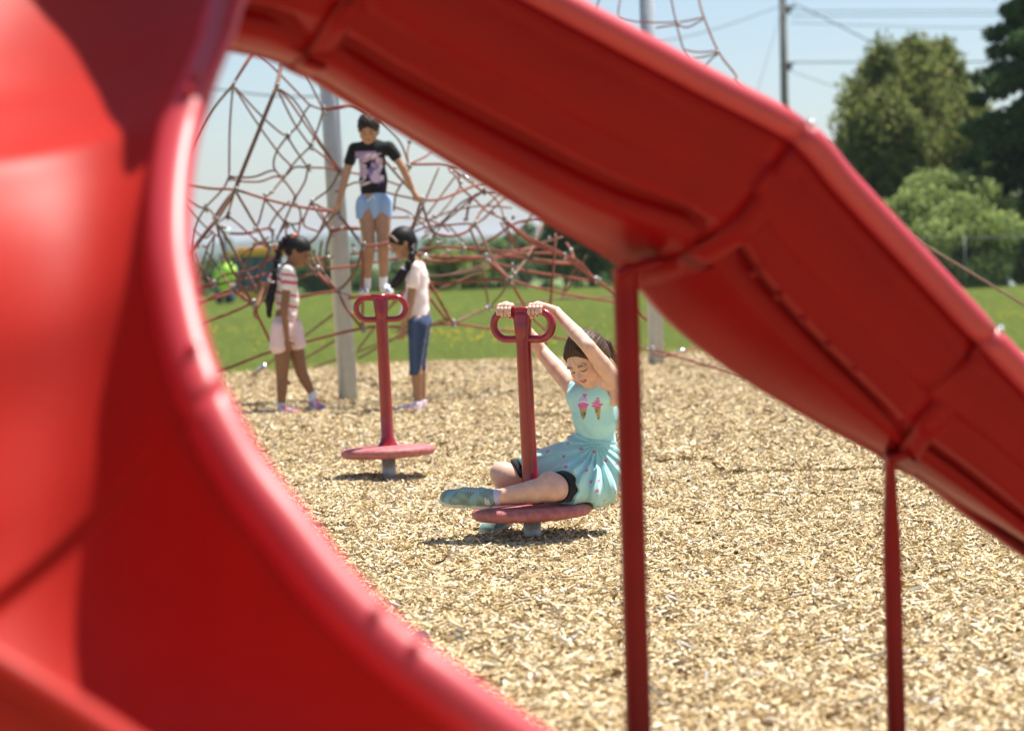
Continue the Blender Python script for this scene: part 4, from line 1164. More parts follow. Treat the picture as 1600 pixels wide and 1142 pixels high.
# ------------------------------------------------------------ people: signed distance bodies turned into one skin each
class Field:
    """list of shapes blended smoothly; meshed by surface nets"""
    def __init__(s): s.p = []; s.warp = None
    def _add(s, fn, lo, hi, k, col, op):
        s.p.append((fn, np.array(lo, float), np.array(hi, float), k, col, op)); return s
    def cone(s, a, b, ra, rb, k=0.02, col=0, op='u', flat=None):
        a = np.array(a, float); b = np.array(b, float); ba = b - a; L2 = max(ba @ ba, 1e-12)
        rm = max(ra, rb)
        fl = None
        if flat is not None:       # flat = (direction, factor): squash the section along a direction
            fl = (np.array(Vector(flat[0]).normalized()), flat[1])
        def fn(P):
            h = np.clip(((P - a) @ ba) / L2, 0, 1)
            d = P - a - h[..., None] * ba
            if fl is not None:
                q = d @ fl[0]
                d = d + fl[0] * (q * (1 / fl[1] - 1))[..., None]
            return (np.sqrt((d * d).sum(-1)) - (ra + (rb - ra) * h)) * (fl[1] if fl is not None and fl[1] < 1 else 1)
        return s._add(fn, np.minimum(a, b) - rm, np.maximum(a, b) + rm, k, col, op)
    def ell(s, c, r, R=None, k=0.02, col=0, op='u'):
        c = np.array(c, float); r = np.array(r, float); rm = r.max()
        Rm = np.array(R) if R is not None else np.eye(3)     # columns are local axes
        def fn(P):
            q = (P - c) @ Rm
            k0 = np.sqrt(((q / r) ** 2).sum(-1)); k1 = np.sqrt(((q / (r * r)) ** 2).sum(-1)) + 1e-9
            return k0 * (k0 - 1) / k1
        return s._add(fn, c - rm, c + rm, k, col, op)
    def chain(s, pts, rs, k=0.02, col=0, flat=None):
        for i in range(len(pts) - 1): s.cone(pts[i], pts[i + 1], rs[i], rs[i + 1], k if i == 0 else min(k, 0.006), col, 'u', flat)
        return s
    def ev(s, lo, n, v):
        F = np.full(n, 1.0, dtype=np.float32)
        for fn, a, b, k, col, op in s.p:
            pad = 3 * v + 2.0 * k + 0.012
            i0 = np.maximum(np.floor((a - pad - lo) / v).astype(int), 0); i1 = np.minimum(np.ceil((b + pad - lo) / v).astype(int) + 1, n)
            if (i1 <= i0).any(): continue
            ax = [lo[q] + v * np.arange(i0[q], i1[q]) for q in range(3)]
            P = np.stack(np.meshgrid(*ax, indexing='ij'), -1)
            d = fn(P)
            S = F[i0[0]:i1[0], i0[1]:i1[1], i0[2]:i1[2]]
            if op == 'u':
                if k > 0:
                    h = np.maximum(k - np.abs(S - d), 0) / k
                    S[...] = np.minimum(S, d) - h * h * k * 0.25
                else: S[...] = np.minimum(S, d)
            elif op == 's':
                h = np.maximum(k - np.abs(S + d), 0) / k if k > 0 else 0
                S[...] = np.maximum(S, -d) + h * h * k * 0.25
            elif op == 'i':
                M_ = np.full(n, True); M_[i0[0]:i1[0], i0[1]:i1[1], i0[2]:i1[2]] = False
                S[...] = np.maximum(S, d); F[M_] = np.maximum(F[M_], 0.05)
        return F
    def mesh(s, name, v, warp=None, smooth_it=1, clip=None):
        lo = np.min([p[1] for p in s.p if p[5] == 'u'], axis=0) - 5 * v; hi = np.max([p[2] for p in s.p if p[5] == 'u'], axis=0) + 5 * v
        n = np.ceil((hi - lo) / v).astype(int) + 1
        F = s.ev(lo, tuple(n), v)
        if warp is not None or clip is not None:
            band = np.abs(F) < 0.06
            idx = np.argwhere(band); P = lo + idx * v
            if warp is not None: F[band] += warp(P).astype(np.float32)
            if clip is not None: F[band] = np.maximum(F[band], clip(P).astype(np.float32))
        V, Q = surface_nets(F)
        V = lo + V * v
        me = npmesh(name, V, Q, smooth=True)
        # colour id per vertex: nearest shape
        best = np.full(len(V), 1e9); cid = np.zeros(len(V), int)
        for fn, a, b, k, col, op in s.p:
            if op != 'u': continue
            d = fn(V[:, None, :])[:, 0] if False else fn(V)
            m = d < best; best[m] = d[m]; cid[m] = col
        return me, V, cid

def surface_nets(F):
    s = F < 0
    nx, ny, nz = F.shape
    off = [(0, 0, 0), (1, 0, 0), (0, 1, 0), (1, 1, 0), (0, 0, 1), (1, 0, 1), (0, 1, 1), (1, 1, 1)]
    cnt = np.zeros((nx - 1, ny - 1, nz - 1), np.int8)
    for o in off: cnt += s[o[0]:nx - 1 + o[0], o[1]:ny - 1 + o[1], o[2]:nz - 1 + o[2]]
    act = (cnt > 0) & (cnt < 8)
    idx = np.argwhere(act)
    vid = np.full(act.shape, -1, np.int64); vid[act] = np.arange(len(idx))
    vals = np.stack([F[idx[:, 0] + o[0], idx[:, 1] + o[1], idx[:, 2] + o[2]] for o in off], 1).astype(float)
    acc = np.zeros((len(idx), 3)); c = np.zeros(len(idx))
    O = np.array(off, float)
    for a in range(8):
        for b in range(a + 1, 8):
            if np.abs(O[a] - O[b]).sum() != 1: continue
            va, vb = vals[:, a], vals[:, b]
            m = (va < 0) != (vb < 0)
            t = np.where(m, va / np.where(m, va - vb, 1), 0)
            acc += np.where(m[:, None], O[a] + t[:, None] * (O[b] - O[a]), 0); c += m
    V = idx + acc / c[:, None]
    Q = []
    # x edges
    for ax in range(3):
        o1 = (ax + 1) % 3; o2 = (ax + 2) % 3
        sl0 = [slice(None)] * 3; sl1 = [slice(None)] * 3
        sl0[ax] = slice(0, F.shape[ax] - 1); sl1[ax] = slice(1, F.shape[ax])
        d = s[tuple(sl0)] != s[tuple(sl1)]
        e = np.argwhere(d)
        m = (e[:, o1] > 0) & (e[:, o2] > 0) & (e[:, o1] < F.shape[o1] - 1) & (e[:, o2] < F.shape[o2] - 1)
        e = e[m]
        ins = s[e[:, 0], e[:, 1], e[:, 2]]
        def cell(d1, d2):
            q = e.copy(); q[:, o1] -= d1; q[:, o2] -= d2
            return vid[q[:, 0], q[:, 1], q[:, 2]]
        f = np.stack([cell(0, 0), cell(1, 0), cell(1, 1), cell(0, 1)], 1)
        f = np.where(ins[:, None], f, f[:, ::-1])
        Q.append(f)
    Q = np.concatenate(Q)
    return V, Q[(Q >= 0).all(1)]

def paint(me, cols, name='Col'):
    a = me.color_attributes.new(name, 'FLOAT_COLOR', 'POINT')
    c = np.ones((len(me.vertices), 4), np.float32); c[:, :3] = cols
    a.data.foreach_set('color', c.ravel())

def seg_d(V, a, b):
    a = np.array(a, float); b = np.array(b, float); ba = b - a
    h = np.clip(((V - a) @ ba) / (ba @ ba), 0, 1)
    return np.linalg.norm(V - a - h[:, None] * ba, axis=1)

def sm(x, a, b):
    t = np.clip((x - a) / (b - a), 0, 1); return t * t * (3 - 2 * t)

def frame(fwd, upv):
    f = Vector(fwd).normalized(); u = Vector(upv); u = (u - f * u.dot(f)).normalized()
    r = f.cross(u).normalized()      # the person's own right
    return r, f, u                   # x: right, y: forward, z: up

def head(F, c, fwd, upv, s=1.0):
    """cranium, jaw, nose, ears; c = centre of the skull, s = scale (1: 0.205 m tall head)"""
    r, f, u = frame(fwd, upv); c = Vector(c)
    R = np.array([list(r), list(f), list(u)]).T
    P = lambda x, y, z: c + r * (x * s) + f * (y * s) + u * (z * s)
    F.ell(P(0, -0.008, 0.022), np.array([0.073, 0.088, 0.080]) * s, R, 0.02)
    F.ell(P(0, 0.020, -0.030), np.array([0.058, 0.062, 0.068]) * s, R, 0.03)
    F.ell(P(0, 0.046, -0.074), np.array([0.028, 0.026, 0.022]) * s, R, 0.03)       # chin
    for sx in (-1, 1):
        F.ell(P(sx * 0.034, 0.052, -0.030), np.array([0.026, 0.024, 0.026]) * s, R, 0.022)   # cheeks
        F.ell(P(sx * 0.028, 0.090, 0.006), np.array([0.019, 0.013, 0.012]) * s, R, 0.010, op='s')  # eye sockets
        F.ell(P(sx * 0.028, 0.070, 0.004), np.array([0.0135, 0.0125, 0.0115]) * s, R, 0.003)     # eyeball and lid
        F.ell(P(sx * 0.072, -0.004, -0.006), np.array([0.010, 0.016, 0.026]) * s, R, 0.008)      # ears
        F.ell(P(sx * 0.028, 0.077, 0.022), np.array([0.020, 0.007, 0.006]) * s, R, 0.010)       # brow ridge
    F.cone(P(0, 0.078, 0.004), P(0, 0.0965, -0.020), 0.0060 * s, 0.0092 * s, 0.009)            # nose
    for sx in (-1, 1): F.ell(P(sx * 0.010, 0.084, -0.023), np.array([0.0065, 0.007, 0.006]) * s, R, 0.005)
    F.ell(P(0, 0.077, -0.043), np.array([0.019, 0.0095, 0.0048]) * s, R, 0.005)               # upper lip
    F.ell(P(0, 0.075, -0.052), np.array([0.016, 0.010, 0.0055]) * s, R, 0.005)                # lower lip
    return dict(c=c, r=r, f=f, u=u, s=s, R=R)

def face_paint(V, C, H, skin, brow=(0.03, 0.018, 0.010), lip=(0.42, 0.12, 0.10), smile=0.0):
    q = (V - np.array(H['c'])) @ H['R'] / H['s']
    x, y, z = q[:, 0], q[:, 1], q[:, 2]
    front = y > 0.045
    def mixc(w, c):
        w = np.clip(w, 0, 1)[:, None]; C[:] = C * (1 - w) + np.array(c) * w
    near = (np.linalg.norm(q, axis=1) < 0.15)
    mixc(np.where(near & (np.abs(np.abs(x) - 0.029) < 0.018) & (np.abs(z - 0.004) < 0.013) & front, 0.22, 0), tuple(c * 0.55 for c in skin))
    # rosy cheeks
    for sx in (-1, 1):
        d = np.sqrt(((x - sx * 0.036) / 0.02) ** 2 + ((z + 0.028) / 0.018) ** 2)
        mixc(np.where(front & near, 0.30 * (1 - sm(d, 0.2, 1.2)), 0), (skin[0] * 0.95, skin[1] * 0.55, skin[2] * 0.5))
    zl = -0.0475 + smile * (np.abs(x) / 0.02) ** 1.5 * 0.006
    d = np.sqrt((x / 0.0215) ** 2 + ((z - zl) / 0.0085) ** 2)
    mixc(np.where(front & near, 0.85 * (1 - sm(d, 0.75, 1.1)), 0), lip)
    d = np.sqrt((x / 0.019) ** 2 + ((z - zl) / 0.0016) ** 2)
    mixc(np.where(front & near, 0.8 * (1 - sm(d, 0.8, 1.4)), 0), (0.10, 0.02, 0.02))
    for sx in (-1, 1):
        zb = 0.0235 - 0.004 * ((np.abs(x) - 0.027) / 0.016) ** 2
        d = np.sqrt(((x - sx * 0.028) / 0.019) ** 2 + ((z - zb) / 0.0042) ** 2)
        mixc(np.where(front & near, 0.85 * (1 - sm(d, 0.7, 1.15)), 0), brow)
        # lids lowered: dark lash line and crease
        zc = 0.0005 - 0.0035 * (1 - ((np.abs(x) - 0.028) / 0.014) ** 2)
        d = np.sqrt(((x - sx * 0.028) / 0.0145) ** 2 + ((z - zc) / 0.0036) ** 2)
        mixc(np.where(front & near, 0.95 * (1 - sm(d, 0.75, 1.15)), 0), (0.012, 0.008, 0.006))
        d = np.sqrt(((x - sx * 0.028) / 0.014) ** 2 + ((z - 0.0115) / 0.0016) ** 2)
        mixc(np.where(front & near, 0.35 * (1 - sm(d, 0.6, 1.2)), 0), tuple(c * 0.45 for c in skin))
        d = np.sqrt(((x - sx * 0.007) / 0.003) ** 2 + ((z + 0.029) / 0.0025) ** 2)
        mixc(np.where(front & near, 0.6 * (1 - sm(d, 0.6, 1.2)), 0), (0.12, 0.03, 0.02))

def hand_relaxed(F, wr, dirn, palm_n, s=1.0, side=1, curl=0.5, k=0.006):
    """wr wrist point, dirn fingers' direction, palm_n normal out of the palm, side: +1 thumb towards dirn x palm_n"""
    d = Vector(dirn).normalized(); n = Vector(palm_n); n = (n - d * n.dot(d)).normalized(); t = d.cross(n).normalized() * side
    wr = Vector(wr)
    pc = wr + d * 0.035 * s
    R = np.array([list(t), list(d), list(n)]).T
    F.ell(pc, np.array([0.030, 0.038, 0.014]) * s, R, 0.012)
    for i, (o, L) in enumerate(((0.021, 0.054), (0.007, 0.060), (-0.007, 0.056), (-0.020, 0.044))):
        p = pc + t * o * s + d * 0.026 * s; ang = 0.2 * curl
        pts = [p]
        for j, fr in enumerate((0.45, 0.32, 0.23)):
            ang += curl * (0.55, 0.65, 0.45)[j]
            pts.append(pts[-1] + (d * math.cos(ang) + n * math.sin(ang)) * L * fr * s)
        F.chain(pts, [0.0076 * s, 0.0070 * s, 0.0064 * s, 0.0054 * s], k)
    p = pc + t * 0.022 * s - d * 0.018 * s
    F.chain([p, p + (t * 0.75 + d * 0.55 + n * 0.35).normalized() * 0.026 * s, p + (t * 0.75 + d * 0.55 + n * 0.35).normalized() * 0.026 * s + (d + n * 0.4).normalized() * 0.022 * s], [0.010 * s, 0.0082 * s, 0.0064 * s], 0.008)

def hand_grip(F, bar_c, bar_dir, bar_r, wrist, back_n, s=1.0, thumb_side=1):
    """closed round a bar at bar_c; knuckles up along back_n side; fingers wrap away from the wrist; returns nails"""
    X = Vector(bar_dir).normalized(); wrist = Vector(wrist); bar_c = Vector(bar_c)
    n = Vector(back_n); n = (n - X * n.dot(X)).normalized()     # top of the grip
    o = X.cross(n).normalized()
    if o.dot(wrist - bar_c) > 0: o = -o                          # o points to where the fingers go over
    # back of the hand
    kn = []
    nails = []
    for i, (off, L) in enumerate(((0.027, 1.0), (0.009, 1.05), (-0.009, 1.0), (-0.026, 0.9))):
        rr = bar_r + 0.008 * s
        c = bar_c + X * off * thumb_side * s
        pts = []
        for a in (-0.25, 0.45, 1.15, 1.85, 2.5 if L > 0.95 else 2.2):
            pts.append(c + n * math.cos(a) * rr * 1.06 + o * math.sin(a) * rr * 1.06)
        F.chain(pts, [0.0088 * s, 0.0085 * s, 0.0078 * s, 0.0072 * s, 0.0062 * s], 0.0035)
        F.ell(pts[1], (0.0098 * s,) * 3, None, 0.004)
        kn.append(pts[0]); nails.append((pts[-1], (pts[-1] - c).normalized()))
    mid = (kn[1] + kn[2]) * 0.5
    for k_ in kn: F.cone(k_, wrist.lerp(k_, 0.25), 0.0095 * s, 0.015 * s, 0.010)
    F.cone(mid, wrist, 0.018 * s, 0.019 * s, 0.012)
    # thumb comes from the palm side and closes underneath
    a0 = wrist.lerp(kn[0], 0.45) - n * 0.012 * s
    p1 = bar_c + X * 0.034 * thumb_side * s - o * (bar_r + 0.010 * s) - n * 0.004
    p2 = bar_c + X * 0.026 * thumb_side * s - n * (bar_r + 0.008 * s) - o * 0.004
    F.chain([a0, p1, p2, p2 + o * 0.016 * s - X * 0.004 * thumb_side], [0.012 * s, 0.0095 * s, 0.0085 * s, 0.0068 * s], 0.008)
    return nails

def skinmat(name): return mat(name, (1, 1, 1), rough=0.50, spec=0.35, vcol='Col', sss=0.12, noise=0.05, nscale=60)
M['skin'] = skinmat('skin')
M['cloth'] = mat('painted_cloth', (1, 1, 1), rough=0.85, spec=0.2, vcol='Col', sheen=0.2, bump=0.15, bscale=350)
M['shoe'] = mat('shoe_material', (1, 1, 1), rough=0.6, spec=0.3, vcol='Col', noise=0.08, nscale=150, bump=0.1, bscale=300)
def hairmat(name, a, b):
    m = mat(name, a, rough=0.55, spec=0.22, vcol=None)
    nt = m.node_tree; N = nt.nodes; L = nt.links; bs = N['Principled BSDF']
    at = N.new('ShaderNodeAttribute'); at.attribute_name = 'Col'
    L.new(at.outputs['Color'], bs.inputs['Base Color'])
    at2 = N.new('ShaderNodeAttribute'); at2.attribute_name = 'strand'
    bp = N.new('ShaderNodeBump'); bp.inputs['Strength'].default_value = 0.25; bp.inputs['Distance'].default_value = 0.003
    nz = N.new('ShaderNodeTexNoise'); nz.inputs['Scale'].default_value = 120; tcc = N.new('ShaderNodeTexCoord'); L.new(tcc.outputs['Object'], nz.inputs['Vector'])
    L.new(nz.outputs['Fac'], bp.inputs['Height']); L.new(bp.outputs[0], bs.inputs['Normal'])
    return m
M['hair'] = hairmat('hair', (0.02, 0.015, 0.01), None)

def finish(me, V, C, name, mt, parent, **k):
    paint(me, C)
    me.materials.append(mt)
    o = link(name, me, None, parent, **k)
    me.materials.clear(); me.materials.append(mt)
    return o

def skin_cols(V, base, seed=0):
    C = np.tile(np.array(base), (len(V), 1))
    v = 1 + 0.05 * np.sin(V[:, 0] * 90 + seed) * np.sin(V[:, 2] * 70) + 0.03 * np.sin(V[:, 1] * 140)
    return C * v[:, None]

def hair_paint(V, H, a, b, n=70):
    """strand pattern running front to back over the head"""
    q = (V - np.array(H['c'])) @ H['R']
    ang = np.arctan2(q[:, 0], q[:, 2] + 0.02)
    st = 0.5 + 0.5 * np.sin(ang * n + 6 * q[:, 1] * 20 + 2 * np.sin(q[:, 1] * 60))
    st = 0.5 * st * (0.6 + 0.4 * np.sin(ang * 7.3 + q[:, 1] * 31)) + 0.5 * (0.5 + 0.5 * np.sin(ang * n * 2.3 + q[:, 1] * 90 + 1.3))
    return np.array(a) * (1 - st[:, None]) + np.array(b) * st[:, None]

def shoe(F, heel, toe, up_, s=1.0, w=0.034, col_up=0, col_sole=1, ankle=None):
    heel = Vector(heel); toe = Vector(toe); d = (toe - heel).normalized(); u = Vector(up_); u = (u - d * u.dot(d)).normalized(); r = d.cross(u)
    L = (toe - heel).length
    R = np.array([list(r), list(d), list(u)]).T
    # sole
    F.ell(heel + d * L * 0.25 + u * 0.008 * s, np.array([w * 0.86, L * 0.30, 0.012 * s]), R, 0.012, col_sole)
    F.ell(heel + d * L * 0.68 + u * 0.008 * s, np.array([w * 1.02, L * 0.36, 0.012 * s]), R, 0.012, col_sole)
    # upper
    F.cone(heel + d * L * 0.20 + u * 0.036 * s, heel + d * L * 0.52 + u * 0.034 * s, 0.030 * s, 0.031 * s, 0.014, col_up)
    F.ell(heel + d * L * 0.72 + u * 0.026 * s, np.array([w * 0.95, L * 0.27, 0.024 * s]), R, 0.016, col_up)
    F.cone(heel + d * L * 0.17 + u * 0.040 * s, (heel + d * L * 0.20 + u * 0.068 * s) if ankle is None else Vector(ankle), 0.029 * s, 0.027 * s, 0.012, col_up)
    return d, u, r

def P_(x, y, Y): return W(x, y, Y)

def wrinkle(amp, seed, freq=30.0, vert=0.5):
    g = np.random.default_rng(seed)
    D_ = g.normal(0, 1, (7, 3)); D_[:, 2] *= vert; D_ /= np.linalg.norm(D_, axis=1)[:, None]
    fr = freq * g.uniform(0.5, 1.9, 7); ph = g.uniform(0, 6.28, 7); M1 = g.normal(0, 1, (3, 3)) * 9
    def fn(P):
        wq = P + 0.035 * np.sin(P @ M1 + seed)
        o = 0
        for i in range(7):
            o = o + (1 - np.abs(np.sin((wq @ D_[i]) * fr[i] + ph[i]))) * (0.5 + 0.5 * np.sin(P @ M1[:, i % 3] * 1.1 + ph[i])) / (fr[i] / freq)
        return amp * (1.1 - 0.55 * o)
    return fn
# ============================================================ the girl on the spinner
def girl_spinner():
    c0 = S2[1]
    A_, X_, Yv_, cH = S2[2], S2[3], S2[4], S2[5]
    root = empty('person', (c0.x + 0.2, c0.y, 0), label='girl in turquoise dress sitting on the red spinner, holding its grips with raised arms', cat='person')
    skin = (0.68, 0.43, 0.325)
    F = Field()
    # grips to hold: top runs of the loops
    barR = cH + X_ * 0.066 + A_ * 0.0575      # nearer the camera, right in the picture
    barL = cH - X_ * 0.074 + A_ * 0.0575
    sh_l = P_(960, 594, 9.84); sh_r = P_(893, 603, 10.06)
    el_l = P_(919, 541, 9.755); wr_l = P_(869, 487, 10.00)
    el_r = P_(846, 549, 10.18); wr_r = P_(808, 497, 10.13)
    neck = P_(930, 612, 9.96)
    chest = P_(930, 648, 10.00); waist = P_(931, 688, 10.04); hip = P_(926, 742, 10.07)
    # torso
    rdir = (sh_r - sh_l).normalized()
    F.cone(chest, waist, 0.074, 0.062, 0.02)
    F.cone(P_(929, 628, 9.975), chest, 0.066, 0.075, 0.02)
    F.cone(waist, hip, 0.062, 0.082, 0.02)
    F.cone(sh_l.lerp(sh_r, 0.15), sh_l.lerp(sh_r, 0.85), 0.040, 0.040, 0.04)
    F.cone(neck + Vector((0, 0, -0.01)), P_(921, 585, 9.90), 0.033, 0.032, 0.02)
    H = head(F, P_(917, 561, 9.90), (-0.47, -0.68, -0.57), (-0.40, -0.31, 0.70), 1.04)
    # arms
    F.chain([sh_l, sh_l.lerp(el_l, 0.5), el_l], [0.037, 0.034, 0.0285], 0.012)
    F.chain([el_l, el_l.lerp(wr_l, 0.35), wr_l], [0.0285, 0.0285, 0.0195], 0.006)
    F.chain([sh_r, sh_r.lerp(el_r, 0.5), el_r], [0.039, 0.036, 0.0295], 0.02)
    F.chain([el_r, el_r.lerp(wr_r, 0.35), wr_r], [0.0295, 0.029, 0.0195], 0.006)
    F.ell(P_(960, 616, 9.90), (0.034, 0.040, 0.050), None, 0.012)
    F.ell(P_(899, 622, 10.05), (0.035, 0.04, 0.05), None, 0.03)
    nl = hand_grip(F, barR, X_, 0.0165, wr_l, A_ + Vector((0.25, 0.1, 0)), 0.95, -1)
    nr = hand_grip(F, barL, X_, 0.0165, wr_r, A_, 0.95, 1)
    # head looks down to the left
    # legs: near one folded across in front of the stem, far one bent over the left of the seat
    kn_n = P_(865, 763, 9.79); an_n = P_(770, 777, 9.82)
    hip_n = P_(922, 754, 9.98); hip_f = P_(908, 744, 10.14)
    kn_f = P_(788, 744, 10.00); an_f = P_(797, 800, 10.19)
    F.chain([hip_n, hip_n.lerp(kn_n, 0.5), kn_n], [0.074, 0.066, 0.050], 0.02)
    F.chain([kn_n, kn_n.lerp(an_n, 0.3), kn_n.lerp(an_n, 0.7), an_n], [0.050, 0.048, 0.036, 0.027], 0.015)
    F.ell(P_(858, 753, 9.80), (0.045, 0.04, 0.045), None, 0.02)
    F.chain([hip_f, hip_f.lerp(kn_f, 0.5), kn_f], [0.074, 0.064, 0.050], 0.015)
    F.chain([kn_f, kn_f.lerp(an_f, 0.35), an_f], [0.050, 0.045, 0.028], 0.015)
    F.ell(P_(783, 738, 9.995), (0.045, 0.045, 0.045), None, 0.02)
    me, V, cid = F.mesh('body', 0.0034)
    C = skin_cols(V, skin)
    face_paint(V, C, H, skin, brow=(0.07, 0.035, 0.018), lip=(0.50, 0.16, 0.14), smile=1.0)
    for p, n_ in nl + nr:      # dark red nails
        d = np.linalg.norm(V - np.array(p + n_ * 0.004), axis=1)
        w_ = (1 - sm(d, 0.0045, 0.0065))[:, None]; C = C * (1 - w_) + np.array((0.35, 0.02, 0.05)) * w_
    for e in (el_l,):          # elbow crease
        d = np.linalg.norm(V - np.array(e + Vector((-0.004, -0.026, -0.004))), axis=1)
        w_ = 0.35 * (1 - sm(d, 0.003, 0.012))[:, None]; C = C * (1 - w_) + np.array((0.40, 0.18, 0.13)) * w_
    for k_ in (kn_f, kn_n):
        d = np.linalg.norm(V - np.array(k_), axis=1)
        w_ = 0.25 * (1 - sm(d, 0.04, 0.07))[:, None]; C = C * (1 - w_) + np.array((0.66, 0.32, 0.24)) * w_
    finish(me, V, C, 'body', M['skin'], root)
    # hair: cap pulled back, small bun and pony tail behind
    r, f, u = H['r'], H['f'], H['u']; c = H['c']; s = H['s']
    Q = lambda x, y, z: c + r * (x * s) + f * (y * s) + u * (z * s)
    K = Field()
    K.ell(Q(0, -0.016, 0.028), np.array([0.080, 0.094, 0.086]) * s, H['R'], 0.02)
    K.ell(Q(0, -0.040, -0.010), np.array([0.070, 0.070, 0.070]) * s, H['R'], 0.02)
    K.ell(Q(0, 0.092, -0.030), np.array([0.070, 0.066, 0.088]) * s, H['R'], 0.022, 0, 's')
    K.ell(Q(0, 0.05, -0.095), np.array([0.08, 0.08, 0.06]) * s, H['R'], 0.012, 0, 's')
    for sg in (-1, 1):
        K.chain([Q(sg * 0.050, 0.040, 0.058), Q(sg * 0.062, 0.032, 0.030), Q(sg * 0.066, 0.024, -0.002), Q(sg * 0.068, 0.026, -0.028)], [0.012, 0.009, 0.006, 0.002], 0.008)
        K.chain([Q(sg * 0.024, 0.050, 0.080), Q(sg * 0.044, 0.055, 0.058), Q(sg * 0.058, 0.046, 0.032)], [0.009, 0.007, 0.003], 0.006)
    K.ell(Q(0, -0.102, 0.020), np.array([0.020, 0.018, 0.020]) * s, H['R'], 0.014)
    K.chain([Q(0, -0.112, 0.015), Q(-0.01, -0.135, -0.03), Q(-0.015, -0.13, -0.085), Q(-0.02, -0.115, -0.13)], [0.014, 0.018, 0.014, 0.004], 0.012)
    def hw(P):
        q = (P - np.array(c)) @ H['R']
        an = np.arctan2(q[:, 0], q[:, 2] + 0.02)
        return (0.0009 * np.sin(an * 41 + 30 * q[:, 1]) + 0.0016 * np.sin(an * 17 + 45 * q[:, 1]) * np.sin(q[:, 1] * 50 + 1)) * sm(-q[:, 1], -0.05, 0.0)
    me, V, _ = K.mesh('hair', 0.0034, warp=hw)
    finish(me, V, hair_paint(V, H, (0.020, 0.011, 0.006), (0.135, 0.075, 0.042), 47), 'hair', M['hair'], root)
    # loose strands
    mb = MB()
    for i in range(60):
        an = random.uniform(-1.5, 1.5); y = random.uniform(-0.09, 0.045)
        rr = 0.083 * math.sqrt(max(0.1, 1 - ((y + 0.016) / 0.10) ** 2))
        p = Q(rr * math.sin(an), y, 0.028 + rr * 1.05 * math.cos(an)); d = (p - c).normalized()
        t_ = (f * random.uniform(-1, -0.2) + r * random.uniform(-0.5, 0.5)).normalized(); L = random.uniform(0.012, 0.03)
        mb.tube([p - d * 0.004, p + d * 0.003 + t_ * L * 0.35, p + d * 0.005 + t_ * L * 0.7, p + d * random.uniform(0.001, 0.010) + t_ * L], [0.0004, 0.0004, 0.0003, 0.0002], 4)
    for i in range(4):
        x0 = -0.010 + 0.014 * i; sgn = -1 if x0 < 0 else 1
        mb.tube([Q(x0, 0.060, 0.078), Q(x0 * 1.1, 0.083, 0.060), Q(x0 * 1.3 + 0.004 * sgn, 0.088, 0.040), Q(x0 * 1.45 + 0.006 * sgn, 0.082, 0.018)], [0.0005, 0.0005, 0.0004, 0.0002], 4)
    M['strand'] = mat('loose_hair', (0.10, 0.055, 0.03), rough=0.4)
    mb.build('loose_hair', M['strand'], root)
    MB().lathe([(0.0235, -0.010), (0.030, -0.005), (0.031, 0.005), (0.024, 0.010)], Q(0, -0.096, 0.027), 20, axis=-f).build('hair_tie', M['white'], root)
    M['orange'] = mat('orange_bead', (0.75, 0.10, 0.02), rough=0.3)
    MB().lathe([(0.0, -0.007), (0.006, -0.004), (0.008, 0), (0.006, 0.004), (0.0, 0.007)], Q(-0.032, -0.096, 0.012), 12).build('hair_bead', M['orange'], root)
    # ---- dress: bodice
    turq = np.array((0.44, 0.80, 0.80))
    B = Field()
    B.cone(chest, waist, 0.090, 0.081, 0.03); B.cone(P_(929, 632, 9.975), chest, 0.072, 0.091, 0.03); B.cone(waist, P_(931, 700, 10.04), 0.081, 0.084, 0.02)
    stL = P_(941, 600, 9.90); stR = P_(900, 603, 10.01)
    for st, dx in ((stL, 0.012), (stR, -0.010)):
        B.cone(st, chest + Vector((dx * 2, -0.01, 0.01)), 0.034, 0.080, 0.02)
    B.cone(P_(904, 621, 9.98), P_(938, 618, 9.90), 0.052, 0.052, 0.03)
    B.ell(P_(921, 591, 9.86), (0.038, 0.070, 0.034), None, 0.008, 0, 's')       # neckline
    B.ell(P_(969, 604, 9.85), (0.052, 0.075, 0.068), None, 0.010, 0, 's')
    B.ell(P_(877, 600, 10.06), (0.040, 0.060, 0.060), None, 0.010, 0, 's')
    fw_ = Vector((0, 0, 1)).cross(rdir); 
    if fw_.y > 0: fw_ = -fw_
    fw_.normalize()
    side = Vector((-fw_.y, fw_.x, 0))
    if side.x < 0: side = -side
    wrk = wrinkle(0.0075, 3, 30)
    def bw(P):
        q = P - np.array(chest)
        a = q @ np.array(side); z = q[:, 2]
        g = np.clip((P[:, 2] - waist.z) / 0.05, 0, 1)
        return wrk(P) + 0.0018 * np.sin(a * 150 + 25 * z) * (1 - g * 0.6)
    me, V, _ = B.mesh('dress_bodice', 0.0032, warp=bw)
    C = np.tile(turq, (len(V), 1))
    # printed ice cream cones on the chest, in chest coordinates
    q = V - np.array(P_(922, 634, 9.9)); a = q @ np.array(rt); z = q @ np.array(up); fr = (V - np.array(chest)) @ np.array(fw_) > 0.0
    def blend(mask, col):
        m = mask & fr; C[m] = col
    pink = (0.66, 0.14, 0.46)
    def cone_(ax, zt, hgt, wd, lean):
        f_ = (zt - z) / hgt; aa = a - ax - lean * (zt - z)
        m = (f_ > 0) & (f_ < 1) & (np.abs(aa) < wd * (1 - 0.78 * f_))
        blend(m, (0.50, 0.38, 0.15)); blend(m & (np.sin(aa * 900 + z * 900) * np.sin(aa * 900 - z * 900) > 0.3), (0.13, 0.08, 0.03))
    disc = lambda ax, az, rx, rz, col: blend(((a - ax) / rx) ** 2 + ((z - az) / rz) ** 2 < 1, col)
